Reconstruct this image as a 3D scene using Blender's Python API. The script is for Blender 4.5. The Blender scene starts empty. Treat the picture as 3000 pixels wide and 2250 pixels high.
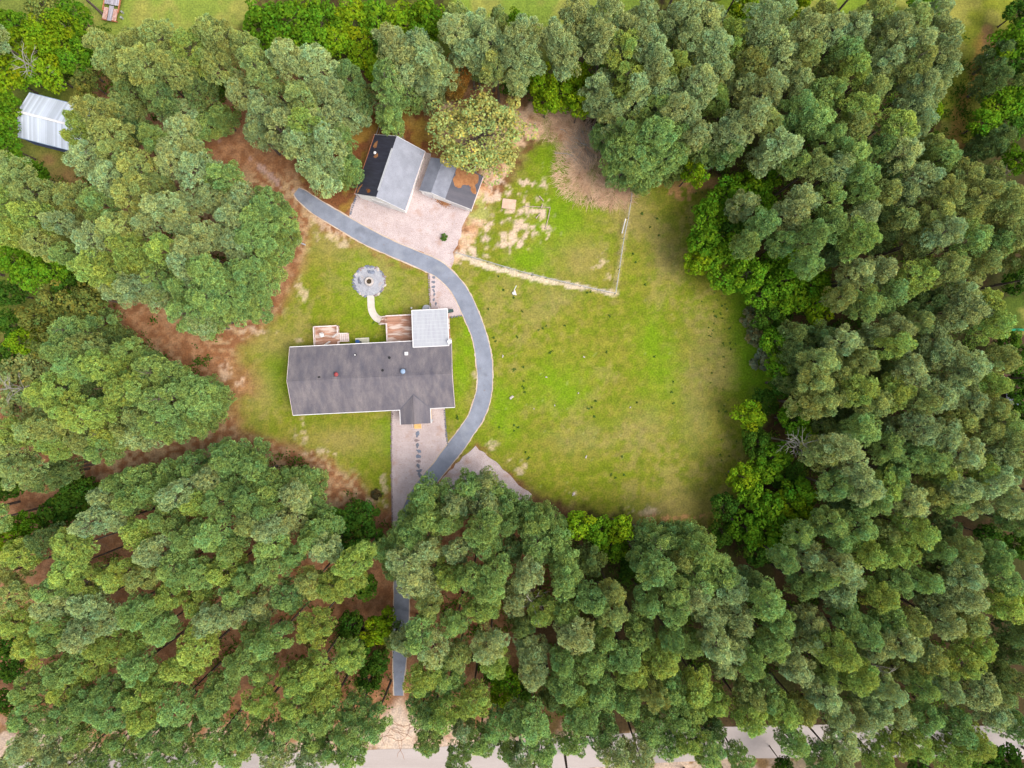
import bpy, math, random
import numpy as np
from mathutils import Vector, Matrix
random.seed(7); rng = np.random.default_rng(7)
S = bpy.context.scene; COL = S.collection
# ---------------------------------------------------------------- camera, sky, sun, exposure
CH = 110.0; K = 0.055
cam = bpy.data.cameras.new('camera'); cam.sensor_width = 36; cam.lens = 24.0; cam.clip_end = 4000; cam.clip_start = 0.5
co = bpy.data.objects.new('camera', cam); COL.objects.link(co); co.location = (0, 0, CH); S.camera = co
SUN_AZ = math.radians(116); SUN_EL = math.radians(58)          # azimuth clockwise from +Y (up in the photo)
w = bpy.data.worlds.new('World'); S.world = w; w.use_nodes = True
nt = w.node_tree; bg = nt.nodes['Background']
sky = nt.nodes.new('ShaderNodeTexSky'); sky.sky_type = 'NISHITA'; sky.sun_disc = False
sky.sun_elevation = SUN_EL; sky.sun_rotation = SUN_AZ; sky.air_density = 1.0; sky.dust_density = 3.0; sky.ozone_density = 1.0
hs = nt.nodes.new('ShaderNodeHueSaturation'); hs.inputs['Saturation'].default_value = 0.45
nt.links.new(sky.outputs[0], hs.inputs['Color']); nt.links.new(hs.outputs[0], bg.inputs[0]); bg.inputs[1].default_value = 0.15
sl = bpy.data.lights.new('sun', 'SUN'); sl.energy = 1.3; sl.angle = math.radians(40); sl.color = (1, 0.965, 0.90)
so = bpy.data.objects.new('sun', sl); COL.objects.link(so)
sd = Vector((math.sin(SUN_AZ)*math.cos(SUN_EL), math.cos(SUN_AZ)*math.cos(SUN_EL), math.sin(SUN_EL)))
so.rotation_euler = sd.to_track_quat('Z', 'Y').to_euler(); so.location = (60, -40, 150)
S.view_settings.view_transform = 'Standard'; S.view_settings.look = 'None'; S.view_settings.exposure = 1.14; S.view_settings.gamma = 1
S.render.engine = 'CYCLES'
S.cycles.max_bounces = 6; S.cycles.diffuse_bounces = 3; S.cycles.glossy_bounces = 2; S.cycles.transmission_bounces = 3; S.cycles.transparent_max_bounces = 4

def W(px, py, z=0.0):
    k = K*(CH-z)/CH
    return Vector(((px-1500)*k, -(py-1125)*k, z))
# ---------------------------------------------------------------- helpers
def tag(o, label=None, cat=None, group=None, kind=None):
    if label: o['label'] = label
    if cat: o['category'] = cat
    if group: o['group'] = group
    if kind: o['kind'] = kind
    return o
def empty(name, loc, label, cat, group=None, rz=0):
    o = bpy.data.objects.new(name, None); COL.objects.link(o); o.location = loc; o.rotation_euler = (0, 0, rz)
    o.empty_display_size = 0.3
    return tag(o, label, cat, group)
class MB:
    def __init__(s): s.v = []; s.f = []
    def add(s, vs, fs):
        n = len(s.v); s.v += [tuple(p) for p in vs]; s.f += [tuple(i+n for i in f) for f in fs]; return s
    def box(s, c, d, rz=0.0, ry=0.0, rx=0.0):
        M = Matrix.Translation(c) @ Matrix.Rotation(rz, 4, 'Z') @ Matrix.Rotation(ry, 4, 'Y') @ Matrix.Rotation(rx, 4, 'X')
        vs = [M @ Vector((sx*d[0]/2, sy*d[1]/2, sz*d[2]/2)) for sx in (-1, 1) for sy in (-1, 1) for sz in (-1, 1)]
        return s.add(vs, [(0,1,3,2),(4,6,7,5),(0,4,5,1),(2,3,7,6),(0,2,6,4),(1,5,7,3)])
    def bar(s, a, b, w_, h_):
        a = Vector(a); b = Vector(b); d = b-a
        q = d.to_track_quat('X', 'Z').to_matrix().to_4x4(); M = Matrix.Translation((a+b)/2) @ q; L = d.length
        vs = [M @ Vector((sx*L/2, sy*w_/2, sz*h_/2)) for sx in (-1, 1) for sy in (-1, 1) for sz in (-1, 1)]
        return s.add(vs, [(0,1,3,2),(4,6,7,5),(0,4,5,1),(2,3,7,6),(0,2,6,4),(1,5,7,3)])
    def tube(s, pts, rs, n=8, cap=True):
        pts = [Vector(p) for p in pts]
        if not hasattr(rs, '__len__'): rs = [rs]*len(pts)
        base = len(s.v)
        for i, p in enumerate(pts):
            d = (pts[min(i+1, len(pts)-1)] - pts[max(i-1, 0)])
            q = d.to_track_quat('Z', 'Y')
            for k in range(n):
                a = 2*math.pi*k/n; s.v.append(tuple(p + q @ Vector((rs[i]*math.cos(a), rs[i]*math.sin(a), 0))))
        for i in range(len(pts)-1):
            for k in range(n):
                k2 = (k+1) % n
                s.f.append((base+i*n+k, base+i*n+k2, base+(i+1)*n+k2, base+(i+1)*n+k))
        if cap:
            s.f.append(tuple(base+k for k in reversed(range(n)))); s.f.append(tuple(base+(len(pts)-1)*n+k for k in range(n)))
        return s
    def build(s, name, mat, parent=None, smooth=False, bevel=0):
        me = bpy.data.meshes.new(name); me.from_pydata(s.v, [], s.f); me.update()
        if mat: me.materials.append(mat)
        o = bpy.data.objects.new(name, me); COL.objects.link(o)
        if parent is not None: o.parent = parent
        if smooth: me.polygons.foreach_set('use_smooth', [True]*len(me.polygons))
        if bevel:
            b = o.modifiers.new('b', 'BEVEL'); b.width = bevel; b.segments = 2; b.limit_method = 'ANGLE'
        return o
def mat(name, c1, c2=None, scale=1.0, rough=0.85, bump=0.0, stretch=(1, 1, 1), detail=6, fine=0.15, spec=0.3, metal=0.0, lo=0.35, hi=0.65, extra=None, fs=22):
    m = bpy.data.materials.new(name); m.use_nodes = True; n = m.node_tree; P = n.nodes['Principled BSDF']
    P.inputs['Roughness'].default_value = rough; P.inputs['Specular IOR Level'].default_value = spec; P.inputs['Metallic'].default_value = metal
    tc = n.nodes.new('ShaderNodeTexCoord'); mp = n.nodes.new('ShaderNodeMapping'); mp.inputs['Scale'].default_value = stretch
    n.links.new(tc.outputs['Object'], mp.inputs[0])
    nz = n.nodes.new('ShaderNodeTexNoise'); nz.inputs['Scale'].default_value = scale; nz.inputs['Detail'].default_value = detail; nz.inputs['Roughness'].default_value = 0.62
    n.links.new(mp.outputs[0], nz.inputs['Vector'])
    r = n.nodes.new('ShaderNodeValToRGB'); c2 = c2 or tuple(x*0.7 for x in c1)
    r.color_ramp.elements[0].position = lo; r.color_ramp.elements[0].color = (*c2, 1)
    r.color_ramp.elements[1].position = hi; r.color_ramp.elements[1].color = (*c1, 1)
    n.links.new(nz.outputs[0], r.inputs[0])
    f = n.nodes.new('ShaderNodeTexNoise'); f.inputs['Scale'].default_value = fs; f.inputs['Detail'].default_value = 3
    n.links.new(tc.outputs['Object'], f.inputs['Vector'])
    mr = n.nodes.new('ShaderNodeMapRange'); mr.inputs[1].default_value = 0.3; mr.inputs[2].default_value = 0.7; mr.inputs[3].default_value = 1-fine; mr.inputs[4].default_value = 1+fine
    n.links.new(f.outputs[0], mr.inputs[0])
    mx = n.nodes.new('ShaderNodeMix'); mx.data_type = 'RGBA'; mx.blend_type = 'MULTIPLY'; mx.inputs[0].default_value = 1
    n.links.new(r.outputs[0], mx.inputs[6]); n.links.new(mr.outputs[0], mx.inputs[7])
    last = mx.outputs[2]
    if extra: last = extra(n, tc, last)
    n.links.new(last, P.inputs['Base Color'])
    if bump:
        b = n.nodes.new('ShaderNodeBump'); b.inputs['Strength'].default_value = bump; b.inputs['Distance'].default_value = 0.05
        n.links.new(f.outputs[0], b.inputs['Height']); n.links.new(b.outputs[0], P.inputs['Normal'])
    return m
def stain(col, scale, lo, hi, amt=1.0, stretch=(1, 1, 1), off=0.0):
    """adds patches of another colour (needles, rust, bleaching) with edges of their own"""
    def fn(n, tc, last):
        mp = n.nodes.new('ShaderNodeMapping'); mp.inputs['Scale'].default_value = stretch; mp.inputs['Location'].default_value = (off, off, 0)
        n.links.new(tc.outputs['Object'], mp.inputs[0])
        z = n.nodes.new('ShaderNodeTexNoise'); z.inputs['Scale'].default_value = scale; z.inputs['Detail'].default_value = 5
        n.links.new(mp.outputs[0], z.inputs['Vector'])
        r = n.nodes.new('ShaderNodeMapRange'); r.inputs[1].default_value = lo; r.inputs[2].default_value = hi; r.inputs[3].default_value = 0; r.inputs[4].default_value = amt
        n.links.new(z.outputs[0], r.inputs[0])
        x = n.nodes.new('ShaderNodeMix'); x.data_type = 'RGBA'; x.inputs[7].default_value = (*col, 1)
        n.links.new(r.outputs[0], x.inputs[0]); n.links.new(last, x.inputs[6]); return x.outputs[2]
    return fn
def boards(axis, width, dark, nxt=None):
    """board / rib lines across an object axis"""
    def fn(n, tc, last):
        if nxt: last = nxt(n, tc, last)
        sp = n.nodes.new('ShaderNodeSeparateXYZ'); n.links.new(tc.outputs['Object'], sp.inputs[0])
        d = n.nodes.new('ShaderNodeMath'); d.operation = 'DIVIDE'; d.inputs[1].default_value = width; n.links.new(sp.outputs[axis], d.inputs[0])
        fr = n.nodes.new('ShaderNodeMath'); fr.operation = 'FRACT'; n.links.new(d.outputs[0], fr.inputs[0])
        lt = n.nodes.new('ShaderNodeMath'); lt.operation = 'LESS_THAN'; lt.inputs[1].default_value = 0.14; n.links.new(fr.outputs[0], lt.inputs[0])
        fl = n.nodes.new('ShaderNodeMath'); fl.operation = 'FLOOR'; n.links.new(d.outputs[0], fl.inputs[0])
        wn = n.nodes.new('ShaderNodeTexWhiteNoise'); wn.noise_dimensions = '1D'; n.links.new(fl.outputs[0], wn.inputs['W'])
        mr = n.nodes.new('ShaderNodeMapRange'); mr.inputs[3].default_value = 0.82; mr.inputs[4].default_value = 1.15; n.links.new(wn.outputs[0], mr.inputs[0])
        m1 = n.nodes.new('ShaderNodeMix'); m1.data_type = 'RGBA'; m1.blend_type = 'MULTIPLY'; m1.inputs[0].default_value = 1
        n.links.new(last, m1.inputs[6]); n.links.new(mr.outputs[0], m1.inputs[7])
        m2 = n.nodes.new('ShaderNodeMix'); m2.data_type = 'RGBA'; m2.blend_type = 'MULTIPLY'; m2.inputs[7].default_value = (dark, dark, dark, 1)
        n.links.new(lt.outputs[0], m2.inputs[0]); n.links.new(m1.outputs[2], m2.inputs[6]); return m2.outputs[2]
    return fn

M = {}
M['asphalt'] = mat('asphalt', (0.215, 0.23, 0.275), (0.155, 0.168, 0.205), 0.45, 0.9, 0.2, extra=lambda n, tc, l: stain((0.10, 0.105, 0.13), 0.22, 0.58, 0.66, 0.55, off=5.0)(n, tc, stain((0.20, 0.12, 0.07), 2.6, 0.66, 0.74, 0.7)(n, tc, stain((0.30, 0.31, 0.33), 0.35, 0.55, 0.75, 0.5)(n, tc, l))))
M['gravel'] = mat('gravel', (0.46, 0.375, 0.36), (0.38, 0.30, 0.285), 0.5, 0.95, 0.5, fine=0.28, fs=9, extra=lambda n, tc, l: stain((0.26, 0.15, 0.10), 3.2, 0.60, 0.70, 0.6)(n, tc, stain((0.33, 0.19, 0.13), 0.45, 0.56, 0.74, 0.65)(n, tc, l)))
M['sand'] = mat('sand', (0.50, 0.40, 0.31), (0.40, 0.29, 0.21), 0.4, 0.95, 0.3, fine=0.2, fs=8)
M['road'] = mat('road', (0.38, 0.325, 0.30), (0.32, 0.27, 0.245), 0.15, 0.9, 0.2, fine=0.12, stretch=(0.3, 1.5, 1))
M['concrete'] = mat('concrete', (0.50, 0.45, 0.39), (0.43, 0.38, 0.32), 1.2, 0.9, 0.1, fine=0.08)
M['shingle'] = mat('house shingles', (0.185, 0.158, 0.158), (0.082, 0.075, 0.092), 0.8, 0.92, 0.3, stretch=(1, 0.22, 1), fine=0.2, fs=14, lo=0.30, hi=0.72, extra=stain((0.095, 0.092, 0.112), 2.0, 0.5, 0.8, 0.6, (1, 0.10, 1)))
M['shingle_dark'] = mat('shed shingles', (0.25, 0.255, 0.29), (0.195, 0.20, 0.23), 0.6, 0.85, 0.3, fine=0.16, fs=14, extra=stain((0.20, 0.075, 0.03), 0.55, 0.72, 0.76, 0.8, (0.8, 0.8, 0.8), 3.1))
M['shingle_black'] = mat('dark left slope roofing', (0.045, 0.045, 0.065), (0.03, 0.028, 0.04), 0.8, 0.6, 0.1, stretch=(0.3, 4, 1), fine=0.12, extra=stain((0.26, 0.09, 0.02), 0.45, 0.655, 0.69, 1.0, (1, 1, 1), 1.3))  # large shed's left slope, coloured far darker than its right slope
M['shingle_lean'] = mat('needle littered roofing', (0.115, 0.105, 0.12), (0.075, 0.075, 0.09), 0.5, 0.85, 0.2, stretch=(0.4, 2, 1), fine=0.14)
M['needles'] = mat('pine needles litter', (0.36, 0.17, 0.07), (0.25, 0.10, 0.04), 2.0, 0.95, 0.5, fine=0.3)
M['whitemetal'] = mat('white ribbed metal', (0.50, 0.54, 0.62), (0.45, 0.49, 0.56), 0.4, 0.45, 0.0, fine=0.03, extra=boards(0, 0.32, 0.93))
M['white'] = mat('white paint', (0.66, 0.64, 0.63), (0.56, 0.53, 0.52), 2.0, 0.6, 0.0, fine=0.06)
M['siding'] = mat('white siding', (0.84, 0.82, 0.78), (0.78, 0.76, 0.72), 1.0, 0.7, 0.0, fine=0.05, extra=boards(2, 0.2, 0.8))
M['polycarb'] = mat('pale patio roofing', (0.37, 0.375, 0.39), (0.30, 0.30, 0.33), 0.8, 0.5, 0.0, stretch=(3, 0.3, 1), fine=0.05)
M['polyrib'] = mat('white rib', (0.46, 0.46, 0.47), (0.41, 0.41, 0.43), 1.0, 0.5, fine=0.03)
M['deck'] = mat('brown deck boards', (0.40, 0.22, 0.15), (0.30, 0.145, 0.09), 0.8, 0.85, 0.0, stretch=(0.4, 2.5, 1), fine=0.15, extra=boards(1, 0.17, 0.55, stain((0.62, 0.50, 0.43), 0.8, 0.50, 0.60, 0.8, (0.5, 2.2, 1), 0.6)))
M['rail'] = mat('painted railing', (0.70, 0.58, 0.55), (0.55, 0.42, 0.38), 3.0, 0.7, fine=0.1)
M['newwood'] = mat('fresh lumber', (0.72, 0.46, 0.18), (0.60, 0.36, 0.14), 3.0, 0.8, fine=0.1)
M['greywood'] = mat('weathered planks', (0.42, 0.39, 0.43), (0.24, 0.21, 0.23), 2.0, 0.9, 0.3, stretch=(3, 0.3, 1), fine=0.2, extra=boards(0, 0.3, 0.5))
M['rust'] = mat('rusty steel', (0.42, 0.17, 0.09), (0.28, 0.09, 0.04), 3.0, 0.9, 0.2, fine=0.2)
M['slate'] = mat('grey flat stone', (0.17, 0.18, 0.21), (0.11, 0.11, 0.13), 2.0, 0.85, 0.2, fine=0.2)
M['bluestone'] = mat('bluish flagstone', (0.20, 0.22, 0.27), (0.10, 0.11, 0.15), 2.0, 0.85, 0.2, fine=0.2)
M['brownstone'] = mat('brownish rock', (0.28, 0.22, 0.21), (0.18, 0.13, 0.13), 3.0, 0.9, 0.2, fine=0.2)
M['palestone'] = mat('pale rock', (0.46, 0.40, 0.36), (0.35, 0.30, 0.27), 3.0, 0.9, 0.2, fine=0.15)
M['pitgravel'] = mat('grey pea gravel', (0.33, 0.33, 0.35), (0.25, 0.245, 0.27), 1.5, 0.95, 0.5, fine=0.25, fs=14, extra=stain((0.34, 0.25, 0.2), 0.8, 0.58, 0.7, 0.5))
M['char'] = mat('charred wood and ash', (0.10, 0.07, 0.04), (0.02, 0.015, 0.01), 9.0, 0.95, 0.3, fine=0.5)
M['galv'] = mat('galvanised steel', (0.42, 0.42, 0.43), (0.33, 0.33, 0.34), 4.0, 0.45, metal=0.4, fine=0.08)
M['bluepaint'] = mat('blue plastic', (0.03, 0.10, 0.30), (0.02, 0.07, 0.2), 3.0, 0.45, fine=0.05)
M['tealbin'] = mat('dark teal plastic', (0.01, 0.05, 0.10), (0.01, 0.035, 0.07), 3.0, 0.45, fine=0.05)
M['redcap'] = mat('red painted metal', (0.30, 0.05, 0.05), (0.2, 0.035, 0.035), 4.0, 0.6, fine=0.1)
M['bluegrey'] = mat('blue grey metal', (0.25, 0.33, 0.45), (0.18, 0.25, 0.35), 4.0, 0.5, fine=0.1)
M['black'] = mat('black rubber', (0.02, 0.02, 0.022), (0.012, 0.012, 0.012), 4.0, 0.8, fine=0.1)
M['navy'] = mat('dark navy paint', (0.015, 0.02, 0.04), (0.01, 0.012, 0.02), 3.0, 0.5, fine=0.1)
M['bark'] = mat('pine bark', (0.15, 0.115, 0.095), (0.07, 0.05, 0.04), 3.0, 0.95, 0.5, stretch=(1, 1, 0.3), fine=0.3)
M['palebark'] = mat('bleached bark', (0.36, 0.33, 0.28), (0.22, 0.19, 0.16), 3.0, 0.95, 0.3, stretch=(1, 1, 0.3), fine=0.2)
M['twig'] = mat('cut brush', (0.72, 0.50, 0.33), (0.46, 0.28, 0.17), 0.7, 0.95, fine=0.3)
M['log'] = mat('cut log', (0.40, 0.31, 0.24), (0.25, 0.19, 0.15), 3.0, 0.9, fine=0.2)
M['fabric'] = mat('grey fabric', (0.35, 0.35, 0.37), (0.25, 0.25, 0.27), 4.0, 0.9, fine=0.1)

def leafmat(name, tint=1.0, trans=0.22):
    m = bpy.data.materials.new(name); m.use_nodes = True; n = m.node_tree
    for x in list(n.nodes): n.nodes.remove(x)
    out = n.nodes.new('ShaderNodeOutputMaterial'); oi = n.nodes.new('ShaderNodeObjectInfo')
    at = n.nodes.new('ShaderNodeAttribute'); at.attribute_name = 'tone'
    mx = n.nodes.new('ShaderNodeMix'); mx.data_type = 'RGBA'; mx.blend_type = 'MULTIPLY'; mx.inputs[0].default_value = 1
    n.links.new(oi.outputs['Color'], mx.inputs[6]); n.links.new(at.outputs['Color'], mx.inputs[7])
    d = n.nodes.new('ShaderNodeBsdfDiffuse'); t = n.nodes.new('ShaderNodeBsdfTranslucent'); s = n.nodes.new('ShaderNodeMixShader'); s.inputs[0].default_value = trans
    n.links.new(mx.outputs[2], d.inputs[0]); n.links.new(mx.outputs[2], t.inputs[0])
    n.links.new(d.outputs[0], s.inputs[1]); n.links.new(t.outputs[0], s.inputs[2]); n.links.new(s.outputs[0], out.inputs[0])
    return m
M['pine'] = leafmat('pine needles'); M['leaf'] = leafmat('broad leaves', trans=0.3)

# ---------------------------------------------------------------- ground sheet with its soil, straw and grass colours
def vnoise(X, Y, cell, seed):
    r = np.random.default_rng(seed); G = r.random((400, 400))
    x = X/cell+150.3; y = Y/cell+150.7; xi = np.floor(x).astype(int); yi = np.floor(y).astype(int); fx = x-xi; fy = y-yi
    fx = fx*fx*(3-2*fx); fy = fy*fy*(3-2*fy); xi %= 399; yi %= 399
    return (G[xi, yi]*(1-fx)+G[xi+1, yi]*fx)*(1-fy)+(G[xi, yi+1]*(1-fx)+G[xi+1, yi+1]*fx)*fy
def fbm(X, Y, cell, seed): return (vnoise(X, Y, cell, seed)*0.5+vnoise(X, Y, cell/2.1, seed+1)*0.3+vnoise(X, Y, cell/4.3, seed+2)*0.2)
def polydist(X, Y, poly):
    P = np.array(poly, float); inside = np.zeros(X.shape, bool); D = np.full(X.shape, 1e9)
    for i in range(len(P)):
        a = P[i]; b = P[(i+1) % len(P)]; ab = b-a; L = (ab**2).sum()+1e-9
        t = np.clip(((X-a[0])*ab[0]+(Y-a[1])*ab[1])/L, 0, 1); D = np.minimum(D, np.hypot(X-a[0]-t*ab[0], Y-a[1]-t*ab[1]))
        c = ((a[1] > Y) != (b[1] > Y)) & (X < (b[0]-a[0])*(Y-a[1])/((b[1]-a[1]) if b[1] != a[1] else 1e-9)+a[0]); inside ^= c
    return np.where(inside, D, -D)
def linedist(X, Y, pts):
    D = np.full(X.shape, 1e9)
    for i in range(len(pts)-1):
        a = np.array(pts[i], float); b = np.array(pts[i+1], float); ab = b-a; L = (ab**2).sum()
        t = np.clip(((X-a[0])*ab[0]+(Y-a[1])*ab[1])/L, 0, 1); D = np.minimum(D, np.hypot(X-a[0]-t*ab[0], Y-a[1]-t*ab[1]))
    return D
def sstep(a, b, x): t = np.clip((x-a)/(b-a), 0, 1); return t*t*(3-2*t)
LAWN = [(905,640),(1000,700),(1250,790),(1345,760),(1400,600),(1470,560),(1540,440),(1600,400),(1700,420),(1720,560),(1800,600),(1850,560),(1900,520),(2090,520),(2110,640),(2180,800),(2260,1000),(2290,1150),(2200,1300),(2190,1430),(2110,1535),(1900,1530),(1640,1480),(1500,1400),(1400,1320),(1240,1380),(1145,1450),(1130,1500),(1050,1430),(960,1370),(860,1300),(690,1290),(640,1180),(630,1080),(700,960),(790,900),(860,800),(880,720)]
CLEAR = [(678,375),(741,430),(805,466),(859,488),(890,520),(900,552),(940,583),(985,570),(1027,542),(1063,475),(1036,420),(1030,375),(1086,335),(1104,362),(1154,375),(1190,335),(1222,307),(1280,294),(1340,290),(1538,325),(1588,312),(1669,330),(1723,316),(1723,389),(1741,434),(1755,470),(1768,520),(1814,538),(1859,560),(1904,556),(1927,529),(2000,524),(2081,533),(2077,579),(2036,633),(2013,705),(2027,777),(2081,818),(2104,886),(2181,895),(2194,1021),(2226,1134),(2172,1184),(2172,1315),(2140,1405),(2086,1473),(2060,1530),(1900,1532),(1780,1525),(1640,1500),(1580,1475),(1530,1455),(1480,1420),(1430,1378),(1361,1386),(1310,1412),(1246,1396),(1212,1418),(1180,1470),(1155,1530),(1130,1545),(1100,1500),(1030,1475),(965,1450),(936,1372),(859,1358),(791,1352),(759,1301),(723,1286),(633,1288),(533,1320),(407,1356),(316,1383),(289,1401),(276,1424),(271,1390),(334,1338),(407,1331),(533,1296),(633,1262),(651,1225),(676,1170),(624,1107),(556,1085),(475,1032),(407,1010),(340,952),(316,905),(400,898),(479,908),(497,962),(542,986),(669,992),(696,944),(777,947),(827,877),(827,773),(860,710),(884,678),(871,601),(836,561),(796,533),(723,524),(678,474),(619,432),(606,398),(665,366)]
def ground_color(px, py):
    n1 = fbm(px, py, 90, 1); n2 = fbm(px, py, 30, 5); n3 = fbm(px, py, 200, 9); n4 = vnoise(px, py, 11, 21)
    def C(*c): return np.array(c, float)[None, None, :]
    def mixc(A, B, m): return A*(1-m[..., None])+B*m[..., None]
    straw = mixc(C(0.215,0.094,0.042), C(0.275,0.138,0.070), sstep(0.3, 0.7, 0.5*n2+0.5*n4))
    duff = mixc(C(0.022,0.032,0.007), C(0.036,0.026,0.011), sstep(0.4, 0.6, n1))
    wild = mixc(C(0.075,0.125,0.012), C(0.15,0.17,0.03), sstep(0.35, 0.65, n1))
    # forest floor: rust straw to the left and below, dark duff to the right
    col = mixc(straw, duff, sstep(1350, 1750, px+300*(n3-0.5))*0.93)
    col = mixc(col, wild, sstep(320, 200, px+120*(n3-0.5))*sstep(1200, 900, py)*0.9)
    col = mixc(col, mixc(wild*0.7, duff, sstep(0.4, 0.6, n2)), sstep(300, 150, py)*0.9)
    # lawn
    n6 = fbm(px, py, 14, 91)
    g = mixc(C(0.130,0.160,0.010), C(0.180,0.172,0.022), sstep(0.38, 0.62, 0.5*n2+0.5*n6))
    g = mixc(g, C(0.225,0.185,0.055), sstep(0.48, 0.66, 0.6*n1+0.4*n6)*0.6)
    g = g*(1+0.035*np.sign(np.sin((py*0.97+px*0.12)/7.5))*sstep(1400, 1500, px))[..., None]
    def blob(x, y, rx, ry, s=0.0): return np.exp(-(((px-x)/rx)**2+((py-y)/ry)**2+(n2-0.5)*1.5))
    def bl(col, c, bs, k=1.0):
        m = np.zeros(px.shape)
        for b in bs: m = np.maximum(m, blob(*b))
        return mixc(col, C(*c), np.clip(m, 0, 1)*k)
    g = bl(g, (0.125,0.205,0.006), [(1640,1130,95,75),(1935,1080,60,100),(1475,1210,50,90),(1620,480,60,110),(1640,640,110,90),(1560,760,70,60),(1150,1290,60,60),(1080,850,80,100),(1350,1080,25,120),(2190,950,40,260),(1910,1000,50,80),(1370,1000,25,90),(820,1100,60,90)], 0.9)
    g = bl(g, (0.235,0.185,0.075), [(2070,1050,60,120),(2050,1180,60,160),(1620,870,60,40),(1890,1250,70,60),(1700,1290,90,40),(1950,740,50,80),(1100,700,60,30)], 0.42)
    g = bl(g, (0.24,0.185,0.06), [(960,720,60,50),(800,1000,90,50),(760,1150,50,80),(1000,1290,120,40),(1850,620,60,70),(2000,1480,120,50),(1120,810,40,60),(1700,760,60,60)], 0.7)
    d = polydist(px, py, LAWN)+(n2-0.5)*60+(n4-0.5)*16
    fade = sstep(-18, 22, d)
    edge = mixc(straw, C(0.34,0.22,0.12), sstep(0.4, 0.7, n4))
    g = bl(g, (0.115,0.22,0.008), [(2190,820,42,130),(2215,1000,48,150),(2230,1150,40,110),(2130,680,40,70)], 1.0)
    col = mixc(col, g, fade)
    # straw apron spilling from the left groves on to the lawn
    ap = sstep(60, 0, polydist(px, py, [(900,560),(880,720),(800,900),(680,1000),(640,1150),(690,1290),(960,1380),(1040,1440),(900,1500),(300,1400),(200,900),(500,500)])*-1+40*(n2-0.5))
    col = mixc(col, edge, ap*(1-sstep(10, 70, d))*1.0)
    lf = sstep(-10, 60, linedist(px, py, [(330,930),(480,970),(640,1060),(700,1110)])*-1+75+(n2-.5)*50)
    col = mixc(col, straw, lf*.85)
    lf = sstep(-10, 50, linedist(px, py, [(860,620),(865,760),(800,900),(720,980)])*-1+38+(n2-.5)*50)
    col = mixc(col, straw, lf*.8)
    lf = sstep(-10, 50, linedist(px, py, [(690,1130),(690,1260),(760,1310),(870,1340),(960,1400)])*-1+36+(n2-.5)*60)
    col = mixc(col, straw, lf*.7)
    # red earth near the sheds, bare sandy garden
    dl = sstep(-10, 14, polydist(px, py, [(1200,330),(1300,300),(1560,320),(1700,330),(1790,480),(1840,560),(1840,600),(1760,590),(1690,560),(1660,470),(1600,410),(1540,410),(1500,480),(1440,600),(1400,700),(1340,760),(1360,640),(1410,520)])+(n2-0.5)*60+(n4-0.5)*25)
    soil = mixc(C(0.38,0.205,0.11), C(0.50,0.33,0.21), sstep(0.3, 0.6, n2))
    soil = mixc(soil, C(0.2,0.24,0.04), sstep(0.56, 0.64, n1)*0.8)
    col = mixc(col, soil, dl*0.95)
    grs = sstep(-10, 14, polydist(px, py, [(1000,400),(1090,330),(1200,300),(1290,300),(1290,440),(1240,450),(1090,390),(1040,560),(1020,640),(900,570),(860,480)])+(n2-0.5)*30)
    col = mixc(col, mixc(C(0.135,0.05,0.018), C(0.20,0.115,0.02), sstep(0.45, 0.6, n2)), grs*(0.9))
    def bare(col, bs, c=(0.52,0.40,0.28), k=0.9):
        n7 = fbm(px, py, 17, 131)
        m = np.zeros(px.shape)
        for x, y, rx, ry in bs: m = np.maximum(m, 1.15-np.sqrt(((px-x)/rx)**2+((py-y)/ry)**2)+(n7-0.5)*3.4+(n4-0.5)*0.9-.15)
        return mixc(col, C(*c), sstep(0.15, 1.0, m)*k)
    col = bare(col, [(1530,650,70,60),(1480,600,60,40),(1490,710,80,30),(1420,700,30,50),(1380,740,50,25),(1450,560,40,60),(1560,540,40,18),(1580,620,30,30)], (0.50,0.36,0.27))
    col = bare(col, [(940,660,25,45),(975,690,45,22),(1015,715,25,14),(925,1325,45,16),(885,1270,16,50),(1095,1450,30,25),(1125,1440,10,60),(1440,1310,30,16),(1520,1370,30,26),(1560,1410,20,14),(1680,1445,12,22),(1900,1500,60,14),(1760,760,22,30),(1780,840,16,40),(880,860,20,40),(740,970,60,14),(880,1000,14,8),(660,1090,20,25),(700,1120,20,20),(1390,1100,7,14),(1240,1340,60,10),(1625,1520,14,10)], (0.50,0.36,0.25), 0.6)
    col = bare(col, [(2000,540,110,28),(1990,560,60,20),(1960,1515,90,12)], (0.40,0.20,0.09), .8)
    # pale dots (tiny bare spots) over the lawn
    sp = (vnoise(px, py, 6.5, 77) > 0.965) & (d > 15); col = mixc(col, C(0.35,0.35,0.15), sp*0.2)
    # sandy strip inside the fence
    fe = linedist(px, py, [(1338,745),(1450,785),(1600,822),(1800,860)])+(n4-0.5)*10+(n2-.5)*14
    col = mixc(col, C(0.56,0.44,0.33), sstep(11, 4, fe)*0.85)
    fe = linedist(px, py, [(1800,860),(1836,650),(1852,545)])+(n4-0.5)*10
    col = mixc(col, C(0.34,0.27,0.12), sstep(12, 4, fe)*0.6)
    # meadow strips along the top and the grassy track top right
    for poly, c in (([(260,-300),(760,-300),(740,60),(640,110),(300,110),(255,60)], (0.17,0.215,0.035)), ([(1290,-300),(1920,-300),(1900,40),(1700,90),(1420,80),(1330,60)], (0.155,0.215,0.03)), ([(2780,-300),(3000,-300),(2970,60),(2900,200),(2900,300),(2840,420),(2740,420),(2760,250)], (0.17,0.185,0.02)), ([(2080,-300),(2700,-300),(2700,30),(2300,40),(2100,60)], (0.15,0.21,0.02)), ([(2880,880),(3200,840),(3200,960),(2960,980)], (0.06,0.09,0.012)), ([(-300,-300),(250,-300),(260,60),(200,130),(-300,150)], (0.16,0.19,0.035))):
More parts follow.
